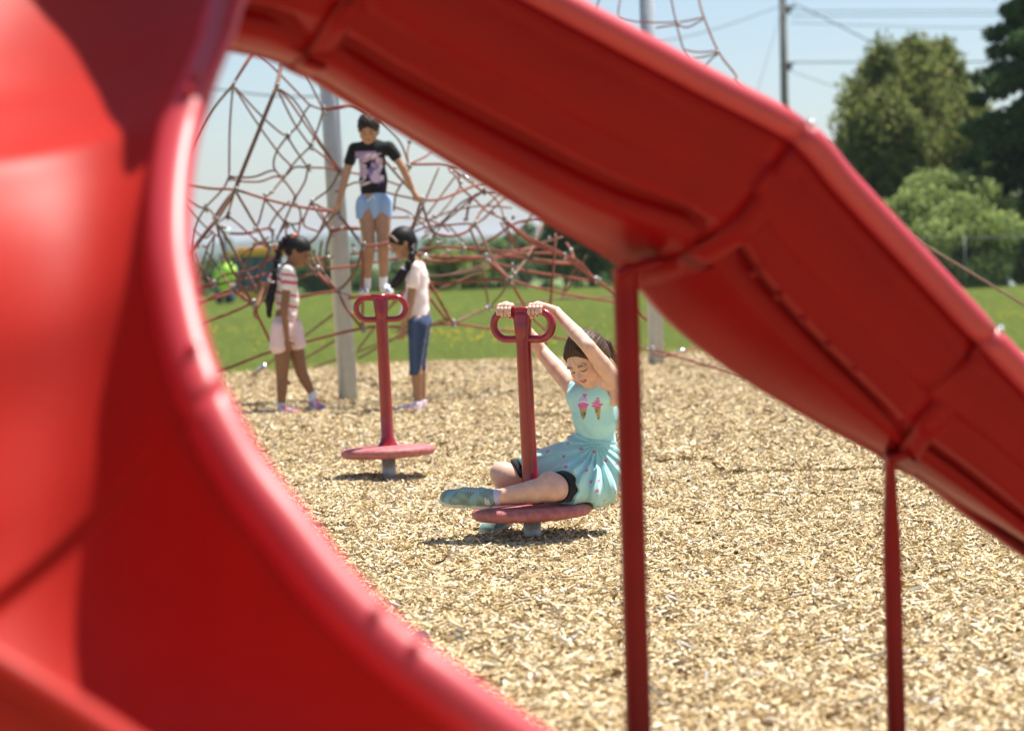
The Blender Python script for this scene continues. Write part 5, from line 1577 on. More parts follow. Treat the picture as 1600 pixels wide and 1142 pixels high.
    cone_(-0.028, -0.004, 0.052, 0.0175, 0.02); cone_(0.030, -0.004, 0.052, 0.0150, 0.10)
    disc(-0.028, 0.023, 0.0175, 0.016, (0.45, 0.52, 0.78)); disc(-0.027, 0.016, 0.015, 0.005, (0.72, 0.66, 0.88))
    disc(-0.028, 0.003, 0.0225, 0.010, pink); disc(-0.040, -0.003, 0.007, 0.008, pink); disc(-0.018, -0.004, 0.006, 0.007, pink)
    disc(-0.026, 0.044, 0.0055, 0.006, pink); disc(-0.019, 0.044, 0.0055, 0.006, pink); disc(-0.0225, 0.039, 0.005, 0.006, pink)
    for j_, (ax, az, rx, rz) in enumerate(((0.026, 0.000, 0.020, 0.006), (0.024, 0.011, 0.016, 0.005), (0.029, 0.020, 0.012, 0.0045), (0.030, 0.030, 0.007, 0.005), (0.042, 0.006, 0.012, 0.004))):
        disc(ax, az, rx, rz, pink)
        disc(ax + 0.003, az + 0.0055, rx * 0.55, 0.0016, (0.75, 0.62, 0.30) if j_ % 2 else (0.35, 0.60, 0.62))
    finish(me, V, C, 'dress_bodice', M['cloth'], root)
    # ---- dress: skirt gathered at the waist, spread over both thighs
    S = Field()
    wst = P_(931, 690, 10.03)
    S.cone(wst, P_(931, 726, 10.05), 0.082, 0.108, 0.03)
    S.cone(P_(931, 726, 10.05), P_(922, 757, 10.05), 0.108, 0.104, 0.04)
    S.cone(P_(915, 715, 10.02), P_(893, 750, 9.93), 0.088, 0.088, 0.05)
    S.cone(P_(905, 712, 10.02), P_(862, 727, 10.04), 0.080, 0.064, 0.05)
    S.cone(P_(870, 726, 10.04), P_(826, 733, 10.03), 0.066, 0.060, 0.04)
    S.cone(P_(906, 748, 9.93), P_(886, 758, 9.85), 0.094, 0.078, 0.03); S.ell(P_(921, 762, 9.95), (0.095, 0.09, 0.075), None, 0.03); S.ell(P_(912, 766, 9.89), (0.07, 0.06, 0.055), None, 0.03)
    S.ell(P_(940, 748, 10.0), (0.075, 0.10, 0.085), None, 0.04)
    wn = np.array(wst)
    wrs_ = wrinkle(0.007, 8, 24)
    wrs = lambda P: wrs_(P) * sm(np.linalg.norm(P - wn, axis=1), 0.05, 0.12)
    def sw(P):
        q = P - wn
        # folds fan out from the waist
        an = np.arctan2(q @ np.array((0.35, 0.94, 0.0)), -(q @ np.array((0.75, -0.25, 0.6))))
        d = np.linalg.norm(q, axis=1)
        am = sm(d, 0.06, 0.20)
        ph = np.arctan2(q[:, 2], q[:, 0]) * 9
        return sm(d, 0.045, 0.12) * (0.0045 + 0.004 * am) * np.sin(ph * 2.1 + 3.0 * np.sin(q[:, 1] * 14)) + sm(d, 0.06, 0.13) * 0.004 * np.sin(ph * 4.7 + q[:, 1] * 60) * (1 - am * 0.6) + wrs(P)
    hem_n = np.array((kn_n - hip_n).normalized()); hem_f = np.array((kn_f - hip_f).normalized())
    pn = np.array(P_(884, 757, 9.84)); pf = np.array(P_(809, 738, 10.02)); seat_z = S2[1].z + 0.118 + 0.036
    def cl(P):
        dn = (P - pn) @ hem_n + 0.006 * np.sin(P[:, 2] * 120)
        df = (P - pf) @ np.array((-0.96, 0.1, -0.25)) + 0.006 * np.sin(P[:, 2] * 140)
        low = P[:, 1] < 9.97
        m = np.where(low & (P[:, 2] < P_(880, 726, 9.9).z), dn, df)
        stem = 0.041 - np.hypot(P[:, 0] - (c0.x - 0.003 - 0.022 * 0.25), P[:, 1] - c0.y)      # the cloth parts round the stem
        rim = np.hypot(P[:, 0] - c0.x, P[:, 1] - c0.y)
        floor = np.where(rim < 0.252, seat_z + 0.002 - P[:, 2] + (P[:, 0] - c0.x) * 0.036, -1)
        return np.maximum(np.maximum(m, stem), floor)
    me, V, _ = S.mesh('dress_skirt', 0.0032, warp=sw, clip=cl)
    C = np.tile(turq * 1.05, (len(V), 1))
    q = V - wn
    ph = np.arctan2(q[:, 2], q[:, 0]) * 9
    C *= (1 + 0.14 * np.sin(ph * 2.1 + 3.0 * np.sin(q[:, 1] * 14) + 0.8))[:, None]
    g = np.random.default_rng(5)
    pick = g.choice(len(V), 150, replace=False); kept = []
    for i in pick:
        if np.linalg.norm(V[i] - wn) > 0.11 and all(np.linalg.norm(V[i] - V[j]) > 0.038 for j in kept): kept.append(i)
    for i in kept:
        d = V - V[i]; a = d[:, 0] * 0.9 - 0.44 * d[:, 1]; z = d[:, 2]
        near = np.linalg.norm(d, axis=1) < 0.014
        a = a / 0.0062; z = z / 0.0062
        heart = (a * a + z * z - 1) ** 3 - a * a * z ** 3 < 0
        C[near & heart] = (0.72, 0.20, 0.46)
    o = finish(me, V, C, 'dress_skirt', M['tulle'], root)
    # black bike shorts bands
    K = Field()
    a = hip_n.lerp(kn_n, 0.25); b = P_(871, 761, 9.81)
    K.cone(a, b, 0.076, 0.062, 0.01)
    me, V, _ = K.mesh('shorts_leg', 0.004, clip=lambda P: (P - np.array(P_(868, 757, 9.82))) @ hem_n)
    finish(me, V, np.tile((0.008, 0.008, 0.010), (len(V), 1)), 'shorts_leg', M['cloth'], root)
    K = Field()
    K.cone(hip_f.lerp(kn_f, 0.3), P_(800, 739, 10.02), 0.070, 0.060, 0.01)
    hf = np.array((-0.93, -0.15, -0.30)) / np.linalg.norm((-0.93, -0.15, -0.30))
    me, V, _ = K.mesh('shorts_leg', 0.004, clip=lambda P: (P - np.array(P_(806, 737, 10.0))) @ hf)
    finish(me, V, np.tile((0.008, 0.008, 0.010), (len(V), 1)), 'shorts_leg', M['cloth'], root)
    # socks and shoes
    lav = (0.55, 0.52, 0.72); grn = np.array((0.20, 0.30, 0.27)); sole = (0.62, 0.60, 0.52)
    for (an, kn, heel, toe, upv) in ((an_n, kn_n, P_(768, 792, 9.85), P_(688, 784, 9.90), Vector((0.10, -0.50, 0.86))),
                                     (an_f, kn_f, P_(800, 820, 10.23), P_(753, 842, 10.16), Vector((-0.45, -0.15, 0.88)))):
        K = Field(); dn = (kn - an).normalized()
        K.cone(an - dn * 0.02, an + dn * 0.022, 0.030, 0.032, 0.01)
        me, V, _ = K.mesh('sock', 0.004, warp=lambda P: 0.0015 * np.sin(P @ np.array(dn) * 500))
        finish(me, V, np.tile(lav, (len(V), 1)), 'sock', M['cloth'], root)
        K = Field(); d, u_, r_ = shoe(K, heel, toe, upv, 1.22, 0.040, ankle=an)
        me, V, cid = K.mesh('shoe', 0.0036)
        h = (V - np.array(heel)); uu = h @ np.array(u_); dd = h @ np.array(d); rr = h @ np.array(r_)
        C = np.tile(grn, (len(V), 1)) * (1 + 0.25 * np.sin(dd * 90 + 3 * np.sin(rr * 70)) * np.sin(uu * 120))[:, None]
        bl = np.sin(dd * 55 + rr * 60) > 0.75; C[bl] = (0.22, 0.40, 0.46)
        lace = (np.abs(rr) < 0.016) & (dd > 0.05) & (dd < 0.125) & (np.sin(dd * 520) > 0.2) & (uu > 0.045); C[lace] = (0.42, 0.52, 0.46)
        C[cid == 1] = sole; C[uu < 0.002] = (0.45, 0.43, 0.38)
        finish(me, V, C, 'shoe', M['shoe'], root)
M['tulle'] = mat('turquoise_tulle', (1, 1, 1), rough=0.6, spec=0.35, vcol='Col', sheen=0.6, trans=0.22, bump=0.12, bscale=500)
girl_spinner()

# ============================================================ the standing and climbing girls
def braid(pts, r0_, r1_, n):
    K = Field()
    P = catmull(pts, 8)
    for i in range(n):
        f = i / (n - 1); k = f * (len(P) - 1); j = int(min(k, len(P) - 2)); p = P[j].lerp(P[j + 1], k - j)
        r = r0_ + (r1_ - r0_) * f
        o = Vector((0.006 * (-1) ** i, 0.004 * (-1) ** i, 0))
        K.ell(p + o, (r, r, r * 1.15), None, 0.006)
    K.chain([P[q] for q in range(0, len(P), 4)], [r0_ * 0.8] * len(range(0, len(P), 4)), 0.008)
    return K

def dark_hair(me, V, H, name, root, n=40):
    return finish(me, V, hair_paint(V, H, (0.006, 0.005, 0.005), (0.022, 0.018, 0.018), n), name, M['hair'], root)

def girl_striped():
    Y = 18.25
    g = G(452, 646)
    root = empty('person', (g.x, g.y, 0), label='girl with a long black braid in a pink striped shirt looking down at her feet', cat='person')
    skin = (0.26, 0.125, 0.062)
    Yo = lambda x, y, d=0.0: W(x, y, Y + d)
    sh_n = Yo(451, 424, -0.09); sh_f = Yo(437, 424, 0.10)
    el_n = Yo(444, 483, -0.12); wr_n = Yo(449, 528, -0.13)
    el_f = Yo(415, 450, 0.16); wr_f = Yo(402, 478, 0.05)
    hp = Yo(445, 505); F = Field()
    F.cone(Yo(446, 436), Yo(449, 470), 0.078, 0.072, 0.03); F.cone(Yo(449, 470), hp, 0.072, 0.082, 0.03)
    F.cone(sh_n.lerp(sh_f, 0.15), sh_n.lerp(sh_f, 0.85), 0.042, 0.042, 0.04)
    F.cone(Yo(447, 420), Yo(460, 402), 0.036, 0.035, 0.02)
    H = head(F, Yo(466, 393), (0.85, -0.22, -0.48), (0.45, -0.05, 0.88), 1.04)
    F.chain([sh_n, el_n, el_n.lerp(wr_n, 0.4), wr_n], [0.036, 0.028, 0.027, 0.019], 0.02)
    F.chain([sh_f, el_f, wr_f], [0.036, 0.028, 0.019], 0.02)
    hand_relaxed(F, wr_n + Vector((0, 0, -0.008)), (0.1, 0, -1), (0.4, 0.8, 0), 0.95, 1, 0.8)
    hand_relaxed(F, wr_f, (-0.3, 0, -0.6), (0.8, 0, 0), 0.95, -1, 0.8)
    kn_a = Yo(441, 590, -0.05); an_a = Yo(440, 633, -0.04)
    kn_b = Yo(471, 582, 0.06); an_b = Yo(488, 616, 0.08)
    for hpx, kn, an in ((Yo(441, 525, -0.05), kn_a, an_a), (Yo(457, 524, 0.06), kn_b, an_b)):
        F.chain([hpx, hpx.lerp(kn, 0.5), kn, kn.lerp(an, 0.35), an], [0.068, 0.060, 0.043, 0.041, 0.027], 0.02)
    me, V, _ = F.mesh('body', 0.005)
    C = skin_cols(V, skin); face_paint(V, C, H, skin, brow=(0.01, 0.008, 0.006), lip=(0.22, 0.07, 0.06))
    finish(me, V, C, 'body', M['skin'], root)
    c, r, f, u, s = H['c'], H['r'], H['f'], H['u'], H['s']
    Q = lambda x, y, z: c + r * (x * s) + f * (y * s) + u * (z * s)
    K = Field()
    K.ell(Q(0, -0.014, 0.030), np.array([0.081, 0.096, 0.084]) * s, H['R'], 0.02)
    K.ell(Q(0, -0.045, 0.0), np.array([0.070, 0.062, 0.070]) * s, H['R'], 0.02)
    K.ell(Q(0, 0.090, -0.036), np.array([0.085, 0.070, 0.082]) * s, H['R'], 0.012, 0, 's')
    K.ell(Q(0, 0.03, -0.085), np.array([0.09, 0.062, 0.05]) * s, H['R'], 0.012, 0, 's')
    K.ell(Q(0, -0.085, 0.066), (0.032, 0.032, 0.032), None, 0.02)
    me, V, _ = K.mesh('hair', 0.005); dark_hair(me, V, H, 'hair', root)
    K = braid([Yo(449, 371, 0.0), Yo(439, 384, -0.02), Yo(431, 410, -0.05), Yo(427, 440, -0.08), Yo(422, 470, -0.09), Yo(420, 492, -0.09)], 0.023, 0.017, 19)
    K.chain([Yo(427, 445, -0.08), Yo(421, 470, -0.09), Yo(421, 496, -0.09)], [0.028, 0.036, 0.008], 0.01)
    me, V, _ = K.mesh('braid', 0.005); dark_hair(me, V, H, 'braid', root)
    M['coral'] = mat('coral_hair_tie', (0.75, 0.22, 0.18), rough=0.6)
    M['pinktie'] = mat('pink_hair_tie', (0.75, 0.45, 0.50), rough=0.6)
    MB().lathe([(0.024, -0.010), (0.031, 0), (0.024, 0.010)], Yo(459, 369, -0.02), 16, axis=(-0.6, 0, 0.6)).build('hair_tie', M['coral'], root)
    MB().lathe([(0.022, -0.008), (0.029, 0), (0.022, 0.008)], Yo(426, 441, -0.08), 16).build('hair_tie', M['pinktie'], root)
    # shirt
    K = Field()
    K.cone(Yo(446, 438), Yo(449, 470), 0.089, 0.083, 0.03); K.cone(Yo(449, 470), Yo(448, 497), 0.083, 0.088, 0.03)
    K.cone(sh_n.lerp(sh_f, 0.10), sh_n.lerp(sh_f, 0.90), 0.050, 0.050, 0.04)
    K.cone(sh_n, sh_n.lerp(el_n, 0.42), 0.047, 0.043, 0.02); K.cone(sh_f, sh_f.lerp(el_f, 0.45), 0.047, 0.043, 0.02)
    K.ell(Yo(456, 409), (0.044, 0.045, 0.030), None, 0.008, 0, 's')
    me, V, _ = K.mesh('striped_shirt', 0.005, warp=wrinkle(0.007, 21, 24),
        clip=lambda P: np.maximum((Yo(448, 506).z - P[:, 2]), -1))
    C = np.tile((0.80, 0.74, 0.70), (len(V), 1))
    hgt_ = V[:, 2] + 0.25 * (V[:, 0] - Yo(446, 470).x)
    sl = (seg_d(V, sh_n, sh_n.lerp(el_n, 0.5)) < 0.052) & (V[:, 1] < Y - 0.06)
    z0 = Yo(446, 470).z
    for dz, col, h_ in ((0.155, (0.58, 0.10, 0.16), 0.014), (0.10, (0.78, 0.70, 0.62), 0.010), (0.055, (0.58, 0.12, 0.18), 0.010), (0.0, (0.80, 0.62, 0.52), 0.012), (-0.03, (0.60, 0.10, 0.16), 0.010), (-0.075, (0.82, 0.66, 0.55), 0.012), (-0.125, (0.62, 0.10, 0.18), 0.012), (0.205, (0.45, 0.42, 0.55), 0.008)):
        C[(np.abs(hgt_ - z0 - dz) < h_) & ~sl] = col
    t = (V - np.array(sh_n)) @ np.array((el_n - sh_n).normalized())
    C[sl & (np.abs(t - 0.085) < 0.013)] = (0.58, 0.10, 0.16); C[sl & (np.abs(t - 0.03) < 0.01)] = (0.55, 0.12, 0.20)
    finish(me, V, C, 'striped_shirt', M['cloth'], root)
    # pale pink shorts
    K = Field()
    K.cone(Yo(449, 492), hp, 0.086, 0.095, 0.03); K.cone(Yo(440, 512, -0.05), Yo(437, 540, -0.05), 0.084, 0.082, 0.02); K.cone(Yo(456, 512, 0.06), Yo(462, 537, 0.06), 0.084, 0.080, 0.02)
    def clip_s(P): return np.maximum(np.maximum(Yo(440, 552).z + 0.22 * (P[:, 0] - Yo(445, 550).x) - P[:, 2], -1), P[:, 2] - Yo(448, 489).z)
    me, V, _ = K.mesh('shorts', 0.005, warp=wrinkle(0.008, 22, 26), clip=clip_s)
    C = np.tile((0.80, 0.60, 0.60), (len(V), 1))
    d = seg_d(V, Yo(463, 495, -0.09), Yo(468, 507, -0.08)); C[d < 0.022] = (0.42, 0.10, 0.15)
    finish(me, V, C, 'shorts', M['cloth'], root)
    for an, heel, toe, upv in ((an_a, Yo(433, 651, -0.04), Yo(472, 650, -0.14), (0, 0, 1)), (an_b, Yo(481, 636, 0.09), Yo(517, 650, 0.0), (0.30, 0, 1))):
        K = Field(); K.cone(an - Vector((0, 0, 0.045)), an + Vector((0, 0, 0.006)), 0.031, 0.032, 0.01)
        me, V, _ = K.mesh('sock', 0.005); finish(me, V, np.tile((0.68, 0.74, 0.80), (len(V), 1)), 'sock', M['cloth'], root)
        K = Field(); d, u_, r_ = shoe(K, heel, toe, upv, 1.0, 0.038)
        me, V, cid = K.mesh('shoe', 0.005)
        h = V - np.array(heel); dd = h @ np.array(d); uu = h @ np.array(u_)
        C = np.tile((0.70, 0.22, 0.30), (len(V), 1)); C[np.sin(dd * 80 + uu * 60) > 0.4] = (0.60, 0.62, 0.68); C[(np.sin(dd * 50 + 1) > 0.7)] = (0.28, 0.16, 0.35); C[cid == 1] = (0.72, 0.66, 0.66)
        finish(me, V, C, 'shoe', M['shoe'], root)
girl_striped()

def girl_pink():
    Y = 18.0
    g = G(648, 645)
    root = empty('person', (g.x, g.y, 0), label='girl in a pale pink T-shirt and blue capri trousers with a headband, standing side on', cat='person')
    skin = (0.36, 0.19, 0.105)
    Yo = lambda x, y, d=0.0: W(x, y, Y + d)
    sh_n = Yo(648, 418, -0.10); sh_f = Yo(654, 418, 0.10)
    el_n = Yo(641, 472, -0.12); wr_n = Yo(630, 510, -0.10)
    el_f = Yo(668, 465, 0.12); wr_f = Yo(662, 495, 0.10)
    F = Field()
    F.cone(Yo(651, 430), Yo(652, 465), 0.076, 0.072, 0.03); F.cone(Yo(652, 465), Yo(655, 497), 0.072, 0.080, 0.03)
    F.cone(sh_n.lerp(sh_f, 0.15), sh_n.lerp(sh_f, 0.85), 0.042, 0.042, 0.04)
    F.cone(Yo(650, 412), Yo(636, 390), 0.036, 0.034, 0.02)
    H = head(F, Yo(629, 380), (-0.84, -0.25, -0.48), (-0.46, -0.08, 0.88), 1.04)
    F.chain([sh_n, el_n, el_n.lerp(wr_n, 0.4), wr_n], [0.036, 0.028, 0.027, 0.019], 0.02)
    F.chain([sh_f, el_f, wr_f], [0.036, 0.028, 0.019], 0.02)
    hand_relaxed(F, wr_n + Vector((0, 0, -0.006)), (-0.15, 0, -1), (-0.5, 0.7, 0), 0.95, -1, 0.7)
    hand_relaxed(F, wr_f, (0, 0, -1), (-0.5, -0.7, 0), 0.95, 1, 0.7)
    kn_a = Yo(650, 560, -0.05); an_a = Yo(653, 630, -0.04)
    kn_b = Yo(655, 558, 0.06); an_b = Yo(660, 627, 0.07)
    for hpx, kn, an in ((Yo(653, 505, -0.05), kn_a, an_a), (Yo(657, 505, 0.06), kn_b, an_b)):
        F.chain([hpx, hpx.lerp(kn, 0.5), kn, kn.lerp(an, 0.35), an], [0.070, 0.060, 0.044, 0.043, 0.027], 0.02)
    me, V, _ = F.mesh('body', 0.005)
    C = skin_cols(V, skin); face_paint(V, C, H, skin, brow=(0.01, 0.008, 0.006), lip=(0.28, 0.09, 0.08))
    finish(me, V, C, 'body', M['skin'], root)
    c, r, f, u, s = H['c'], H['r'], H['f'], H['u'], H['s']
    Q = lambda x, y, z: c + r * (x * s) + f * (y * s) + u * (z * s)
    K = Field()
    K.ell(Q(0, -0.014, 0.030), np.array([0.083, 0.098, 0.088]) * s, H['R'], 0.02)
    K.ell(Q(0, -0.048, -0.01), np.array([0.070, 0.060, 0.072]) * s, H['R'], 0.02)
    K.ell(Q(0, 0.090, -0.036), np.array([0.085, 0.070, 0.084]) * s, H['R'], 0.012, 0, 's')
    K.ell(Q(0, 0.03, -0.090), np.array([0.09, 0.062, 0.05]) * s, H['R'], 0.012, 0, 's')
    me, V, _ = K.mesh('hair', 0.005); dark_hair(me, V, H, 'hair', root)
    K = braid([Yo(645, 386, -0.05), Yo(645, 398, -0.10), Yo(638, 415, -0.13), Yo(628, 432, -0.13), Yo(617, 445, -0.12)], 0.025, 0.024, 12)
    K.chain([Yo(630, 425, -0.13), Yo(620, 440, -0.12), Yo(612, 449, -0.12)], [0.030, 0.036, 0.012], 0.01)
    me, V, _ = K.mesh('braid', 0.005); dark_hair(me, V, H, 'braid', root)
    MB().lathe([(0.024, -0.008), (0.030, 0), (0.024, 0.008)], Yo(632, 421, -0.13), 14, axis=(-0.5, 0, -0.8)).build('hair_tie', mat('lilac_tie', (0.55, 0.45, 0.65), rough=0.6), root)
    # headband: an arc from ear to ear over the forehead
    pts = []
    for i in range(17):
        a = math.pi * (i / 16) * 1.0
        pts.append(Q(0.083 * math.cos(a), 0.045 + 0.012 * math.sin(a), 0.030 + 0.068 * math.sin(a)))
    MB().tube(pts, 0.0075, 8).build('headband', mat('brown_headband', (0.33, 0.19, 0.13), rough=0.6, noise=0.3, nscale=150), root)
    # T-shirt
    K = Field()
    K.cone(Yo(651, 432), Yo(651, 465), 0.090, 0.086, 0.03); K.cone(Yo(651, 465), Yo(653, 492), 0.086, 0.096, 0.03)
    K.cone(sh_n.lerp(sh_f, 0.10), sh_n.lerp(sh_f, 0.90), 0.050, 0.050, 0.04)
    K.cone(sh_n, sh_n.lerp(el_n, 0.48), 0.048, 0.050, 0.02); K.cone(sh_f, sh_f.lerp(el_f, 0.48), 0.048, 0.048, 0.02)
    K.cone(Yo(640, 470, -0.02), Yo(633, 498, -0.02), 0.060, 0.060, 0.04)
    K.ell(Yo(640, 402), (0.044, 0.045, 0.030), None, 0.008, 0, 's')
    me, V, _ = K.mesh('tshirt', 0.005, warp=wrinkle(0.009, 31, 20),
        clip=lambda P: Yo(650, 497).z + 0.25 * (Yo(650, 497).x - P[:, 0]) * -1 * 0.4 - P[:, 2])
    C = np.tile((0.86, 0.74, 0.72), (len(V), 1)); finish(me, V, C, 'tshirt', M['cloth'], root)
    # capri trousers
    K = Field()
    K.cone(Yo(655, 490), Yo(656, 503), 0.080, 0.090, 0.02)
    for hpx, kn, lo_ in ((Yo(653, 508, -0.05), kn_a, Yo(649, 584, -0.05)), (Yo(658, 508, 0.06), kn_b, Yo(657, 574, 0.06))):
        K.chain([hpx, hpx.lerp(kn, 0.5), kn, lo_], [0.079, 0.069, 0.053, 0.050], 0.02)
    ztop = Yo(655, 485).z; zb = Yo(650, 585).z
    me, V, _ = K.mesh('capri_trousers', 0.005, warp=wrinkle(0.006, 32, 34, 1.5), clip=lambda P: np.maximum(P[:, 2] - ztop, zb - P[:, 2]))
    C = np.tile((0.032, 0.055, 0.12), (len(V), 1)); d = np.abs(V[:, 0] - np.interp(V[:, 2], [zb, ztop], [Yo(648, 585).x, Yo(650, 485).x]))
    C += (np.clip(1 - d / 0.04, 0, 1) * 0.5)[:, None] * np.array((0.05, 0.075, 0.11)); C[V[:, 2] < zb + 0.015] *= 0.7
    finish(me, V, C, 'capri_trousers', M['cloth'], root)
    for an, heel, toe, upv in ((an_a, Yo(658, 646, -0.05), Yo(616, 645, -0.12), (0, 0, 1)), (an_b, Yo(666, 643, 0.07), Yo(632, 641, 0.0), (0, 0, 1))):
        K = Field(); K.cone(an - Vector((0, 0, 0.045)), an - Vector((0, 0, 0.002)), 0.031, 0.032, 0.01)
        me, V, _ = K.mesh('sock', 0.005); finish(me, V, np.tile((0.75, 0.76, 0.78), (len(V), 1)), 'sock', M['cloth'], root)
        K = Field(); d, u_, r_ = shoe(K, heel, toe, upv, 1.0, 0.038)
        me, V, cid = K.mesh('shoe', 0.005)
        h = V - np.array(heel); dd = h @ np.array(d); uu = h @ np.array(u_)
        C = np.tile((0.80, 0.66, 0.72), (len(V), 1)); C[np.sin(dd * 90 + uu * 80) > 0.5] = (0.62, 0.35, 0.48); C[(np.sin(dd * 140 + uu * 90) > 0.93)] = (0.2, 0.15, 0.3); C[cid == 1] = (0.80, 0.78, 0.78)
        finish(me, V, C, 'shoe', M['shoe'], root)
girl_pink()

def girl_net():
    Y = 18.6
    g = W(590, 452, Y)
    root = empty('person', (g.x, g.y, g.z), label='girl in a black T-shirt with purple print and pale blue shorts, climbing in the net', cat='person')
    skin = (0.42, 0.235, 0.14)
    Yo = lambda x, y, d=0.0: W(x, y, Y + d)
    sh_r = Yo(552, 232, 0.0); sh_l = Yo(608, 230, 0.0)
    el_r = Yo(540, 275, -0.02); wr_r = Yo(529, 318, -0.05)
    el_l = Yo(629, 262, -0.02); wr_l = Yo(646, 300, 0.0)
    F = Field()
    fl = ((0, 1, 0), 0.72)
    F.cone(Yo(580, 240), Yo(583, 285), 0.095, 0.088, 0.03, flat=fl); F.cone(Yo(583, 285), Yo(585, 320), 0.088, 0.096, 0.03, flat=fl)
    F.cone(sh_r.lerp(sh_l, 0.1), sh_r.lerp(sh_l, 0.9), 0.040, 0.040, 0.04)
    F.cone(Yo(577, 226), Yo(575, 207, -0.02), 0.036, 0.034, 0.02)
    H = head(F, Yo(576, 202, -0.03), (-0.06, -0.88, -0.48), (-0.02, -0.48, 0.88), 1.03)
    for s_, e, w_ in ((sh_r, el_r, wr_r), (sh_l, el_l, wr_l)):
        F.chain([s_, e, e.lerp(w_, 0.4), w_], [0.037, 0.029, 0.028, 0.019], 0.02)
    hand_grip(F, Yo(526, 331), (1, 0.2, -0.3), 0.010, wr_r, (0, -1, 0.3), 0.9, 1)
    hand_grip(F, Yo(652, 311), (1, 0.2, -0.3), 0.010, wr_l, (0, -1, 0.3), 0.9, -1)
    kn_r = Yo(577, 386, -0.06); an_r = Yo(573, 437, 0.02); kn_l = Yo(599, 386, -0.05); an_l = Yo(599, 437, 0.0)
    for hpx, kn, an in ((Yo(572, 325), kn_r, an_r), (Yo(598, 325), kn_l, an_l)):
        F.chain([hpx, hpx.lerp(kn, 0.5), kn, kn.lerp(an, 0.35), an], [0.070, 0.058, 0.044, 0.041, 0.027], 0.012)
    me, V, _ = F.mesh('body', 0.005)
    C = skin_cols(V, skin); face_paint(V, C, H, skin, brow=(0.015, 0.01, 0.008), lip=(0.36, 0.12, 0.11), smile=1.0)
    finish(me, V, C, 'body', M['skin'], root)
    c, r, f, u, s = H['c'], H['r'], H['f'], H['u'], H['s']
    Q = lambda x, y, z: c + r * (x * s) + f * (y * s) + u * (z * s)
    K = Field()
    K.ell(Q(0, -0.014, 0.030), np.array([0.084, 0.098, 0.086]) * s, H['R'], 0.02)
    K.ell(Q(0, -0.045, -0.02), np.array([0.076, 0.060, 0.080]) * s, H['R'], 0.02)
    K.ell(Q(0, 0.095, -0.036), np.array([0.066, 0.072, 0.086]) * s, H['R'], 0.012, 0, 's')
    for i in range(9):
        a = -2.2 + i * 0.36
        K.cone(Q(0.065 * math.sin(a), -0.04, 0.045 + 0.03 * math.cos(a)), Q(0.105 * math.sin(a) + 0.01 * (i % 2), -0.05, 0.055 + 0.05 * math.cos(a)), 0.016, 0.003, 0.010)
    me, V, _ = K.mesh('hair', 0.0045, warp=lambda P: 0.003 * np.sin(P[:, 0] * 160) * np.sin(P[:, 2] * 130))
    finish(me, V, hair_paint(V, H, (0.010, 0.007, 0.006), (0.045, 0.028, 0.020), 40), 'hair', M['hair'], root)
    # shirt
    K = Field()
    K.cone(Yo(580, 238), Yo(583, 280), 0.108, 0.104, 0.03, flat=fl); K.cone(Yo(583, 280), Yo(584, 305), 0.104, 0.108, 0.03, flat=fl)
    K.cone(sh_r.lerp(sh_l, 0.06), sh_r.lerp(sh_l, 0.94), 0.050, 0.050, 0.04)
    K.cone(sh_r, sh_r.lerp(el_r, 0.46), 0.048, 0.050, 0.02); K.cone(sh_l, sh_l.lerp(el_l, 0.46), 0.048, 0.050, 0.02)
    K.ell(Yo(577, 212, -0.05), (0.045, 0.055, 0.030), None, 0.008, 0, 's')
    me, V, _ = K.mesh('printed_tshirt', 0.0045, warp=wrinkle(0.009, 41, 24), clip=lambda P: Yo(580, 303).z - P[:, 2])
    C = np.tile((0.010, 0.010, 0.012), (len(V), 1))
    pc = np.array(Yo(578, 266)); x = V[:, 0] - pc[0]; z = V[:, 2] - pc[2]; fr = V[:, 1] < Y - 0.02
    x = x + 0.03 * z
    box = fr & (np.abs(x) < 0.105) & (np.abs(z) < 0.142)
    g_ = np.random.default_rng(77)
    pal = [(0.30, 0.20, 0.42), (0.45, 0.34, 0.52), (0.62, 0.50, 0.58), (0.55, 0.36, 0.44), (0.20, 0.13, 0.30), (0.02, 0.015, 0.03), (0.70, 0.62, 0.64)]
    C[box & (z > 0.085) & (x < 0.06)] = (0.34, 0.24, 0.46)
    for i in range(46):
        cx, cz = g_.uniform(-0.095, 0.095), g_.uniform(-0.13, 0.13); rx_, rz_ = g_.uniform(0.012, 0.042), g_.uniform(0.008, 0.024)
        m = box & (((x - cx) / rx_) ** 2 + ((z - cz - 0.3 * (x - cx)) / rz_) ** 2 < 1); C[m] = pal[i % len(pal)]
    C[box & (((x + 0.055) / 0.042) ** 2 + ((z + 0.01) / 0.040) ** 2 < 1)] = (0.50, 0.36, 0.48)
    C[box & (((x - 0.045) / 0.040) ** 2 + ((z + 0.065) / 0.036) ** 2 < 1)] = (0.58, 0.44, 0.60)
    finish(me, V, C, 'printed_tshirt', M['cloth'], root)
    # denim-blue shorts with drawstring
    K = Field()
    K.cone(Yo(584, 304), Yo(585, 320), 0.099, 0.103, 0.02, flat=fl); K.cone(Yo(585, 318), Yo(585, 333), 0.075, 0.070, 0.02); K.cone(Yo(571, 318), Yo(571, 336), 0.078, 0.077, 0.01); K.cone(Yo(599, 318), Yo(599, 336), 0.078, 0.077, 0.01)
    me, V, _ = K.mesh('shorts', 0.0045, warp=wrinkle(0.008, 42, 28), clip=lambda P: np.maximum(Yo(585, 342).z - P[:, 2], P[:, 2] - Yo(584, 301).z))
    finish(me, V, np.tile((0.28, 0.42, 0.66), (len(V), 1)) * (1 + 0.1 * np.sin(V[:, 0] * 60))[:, None], 'shorts', M['cloth'], root)
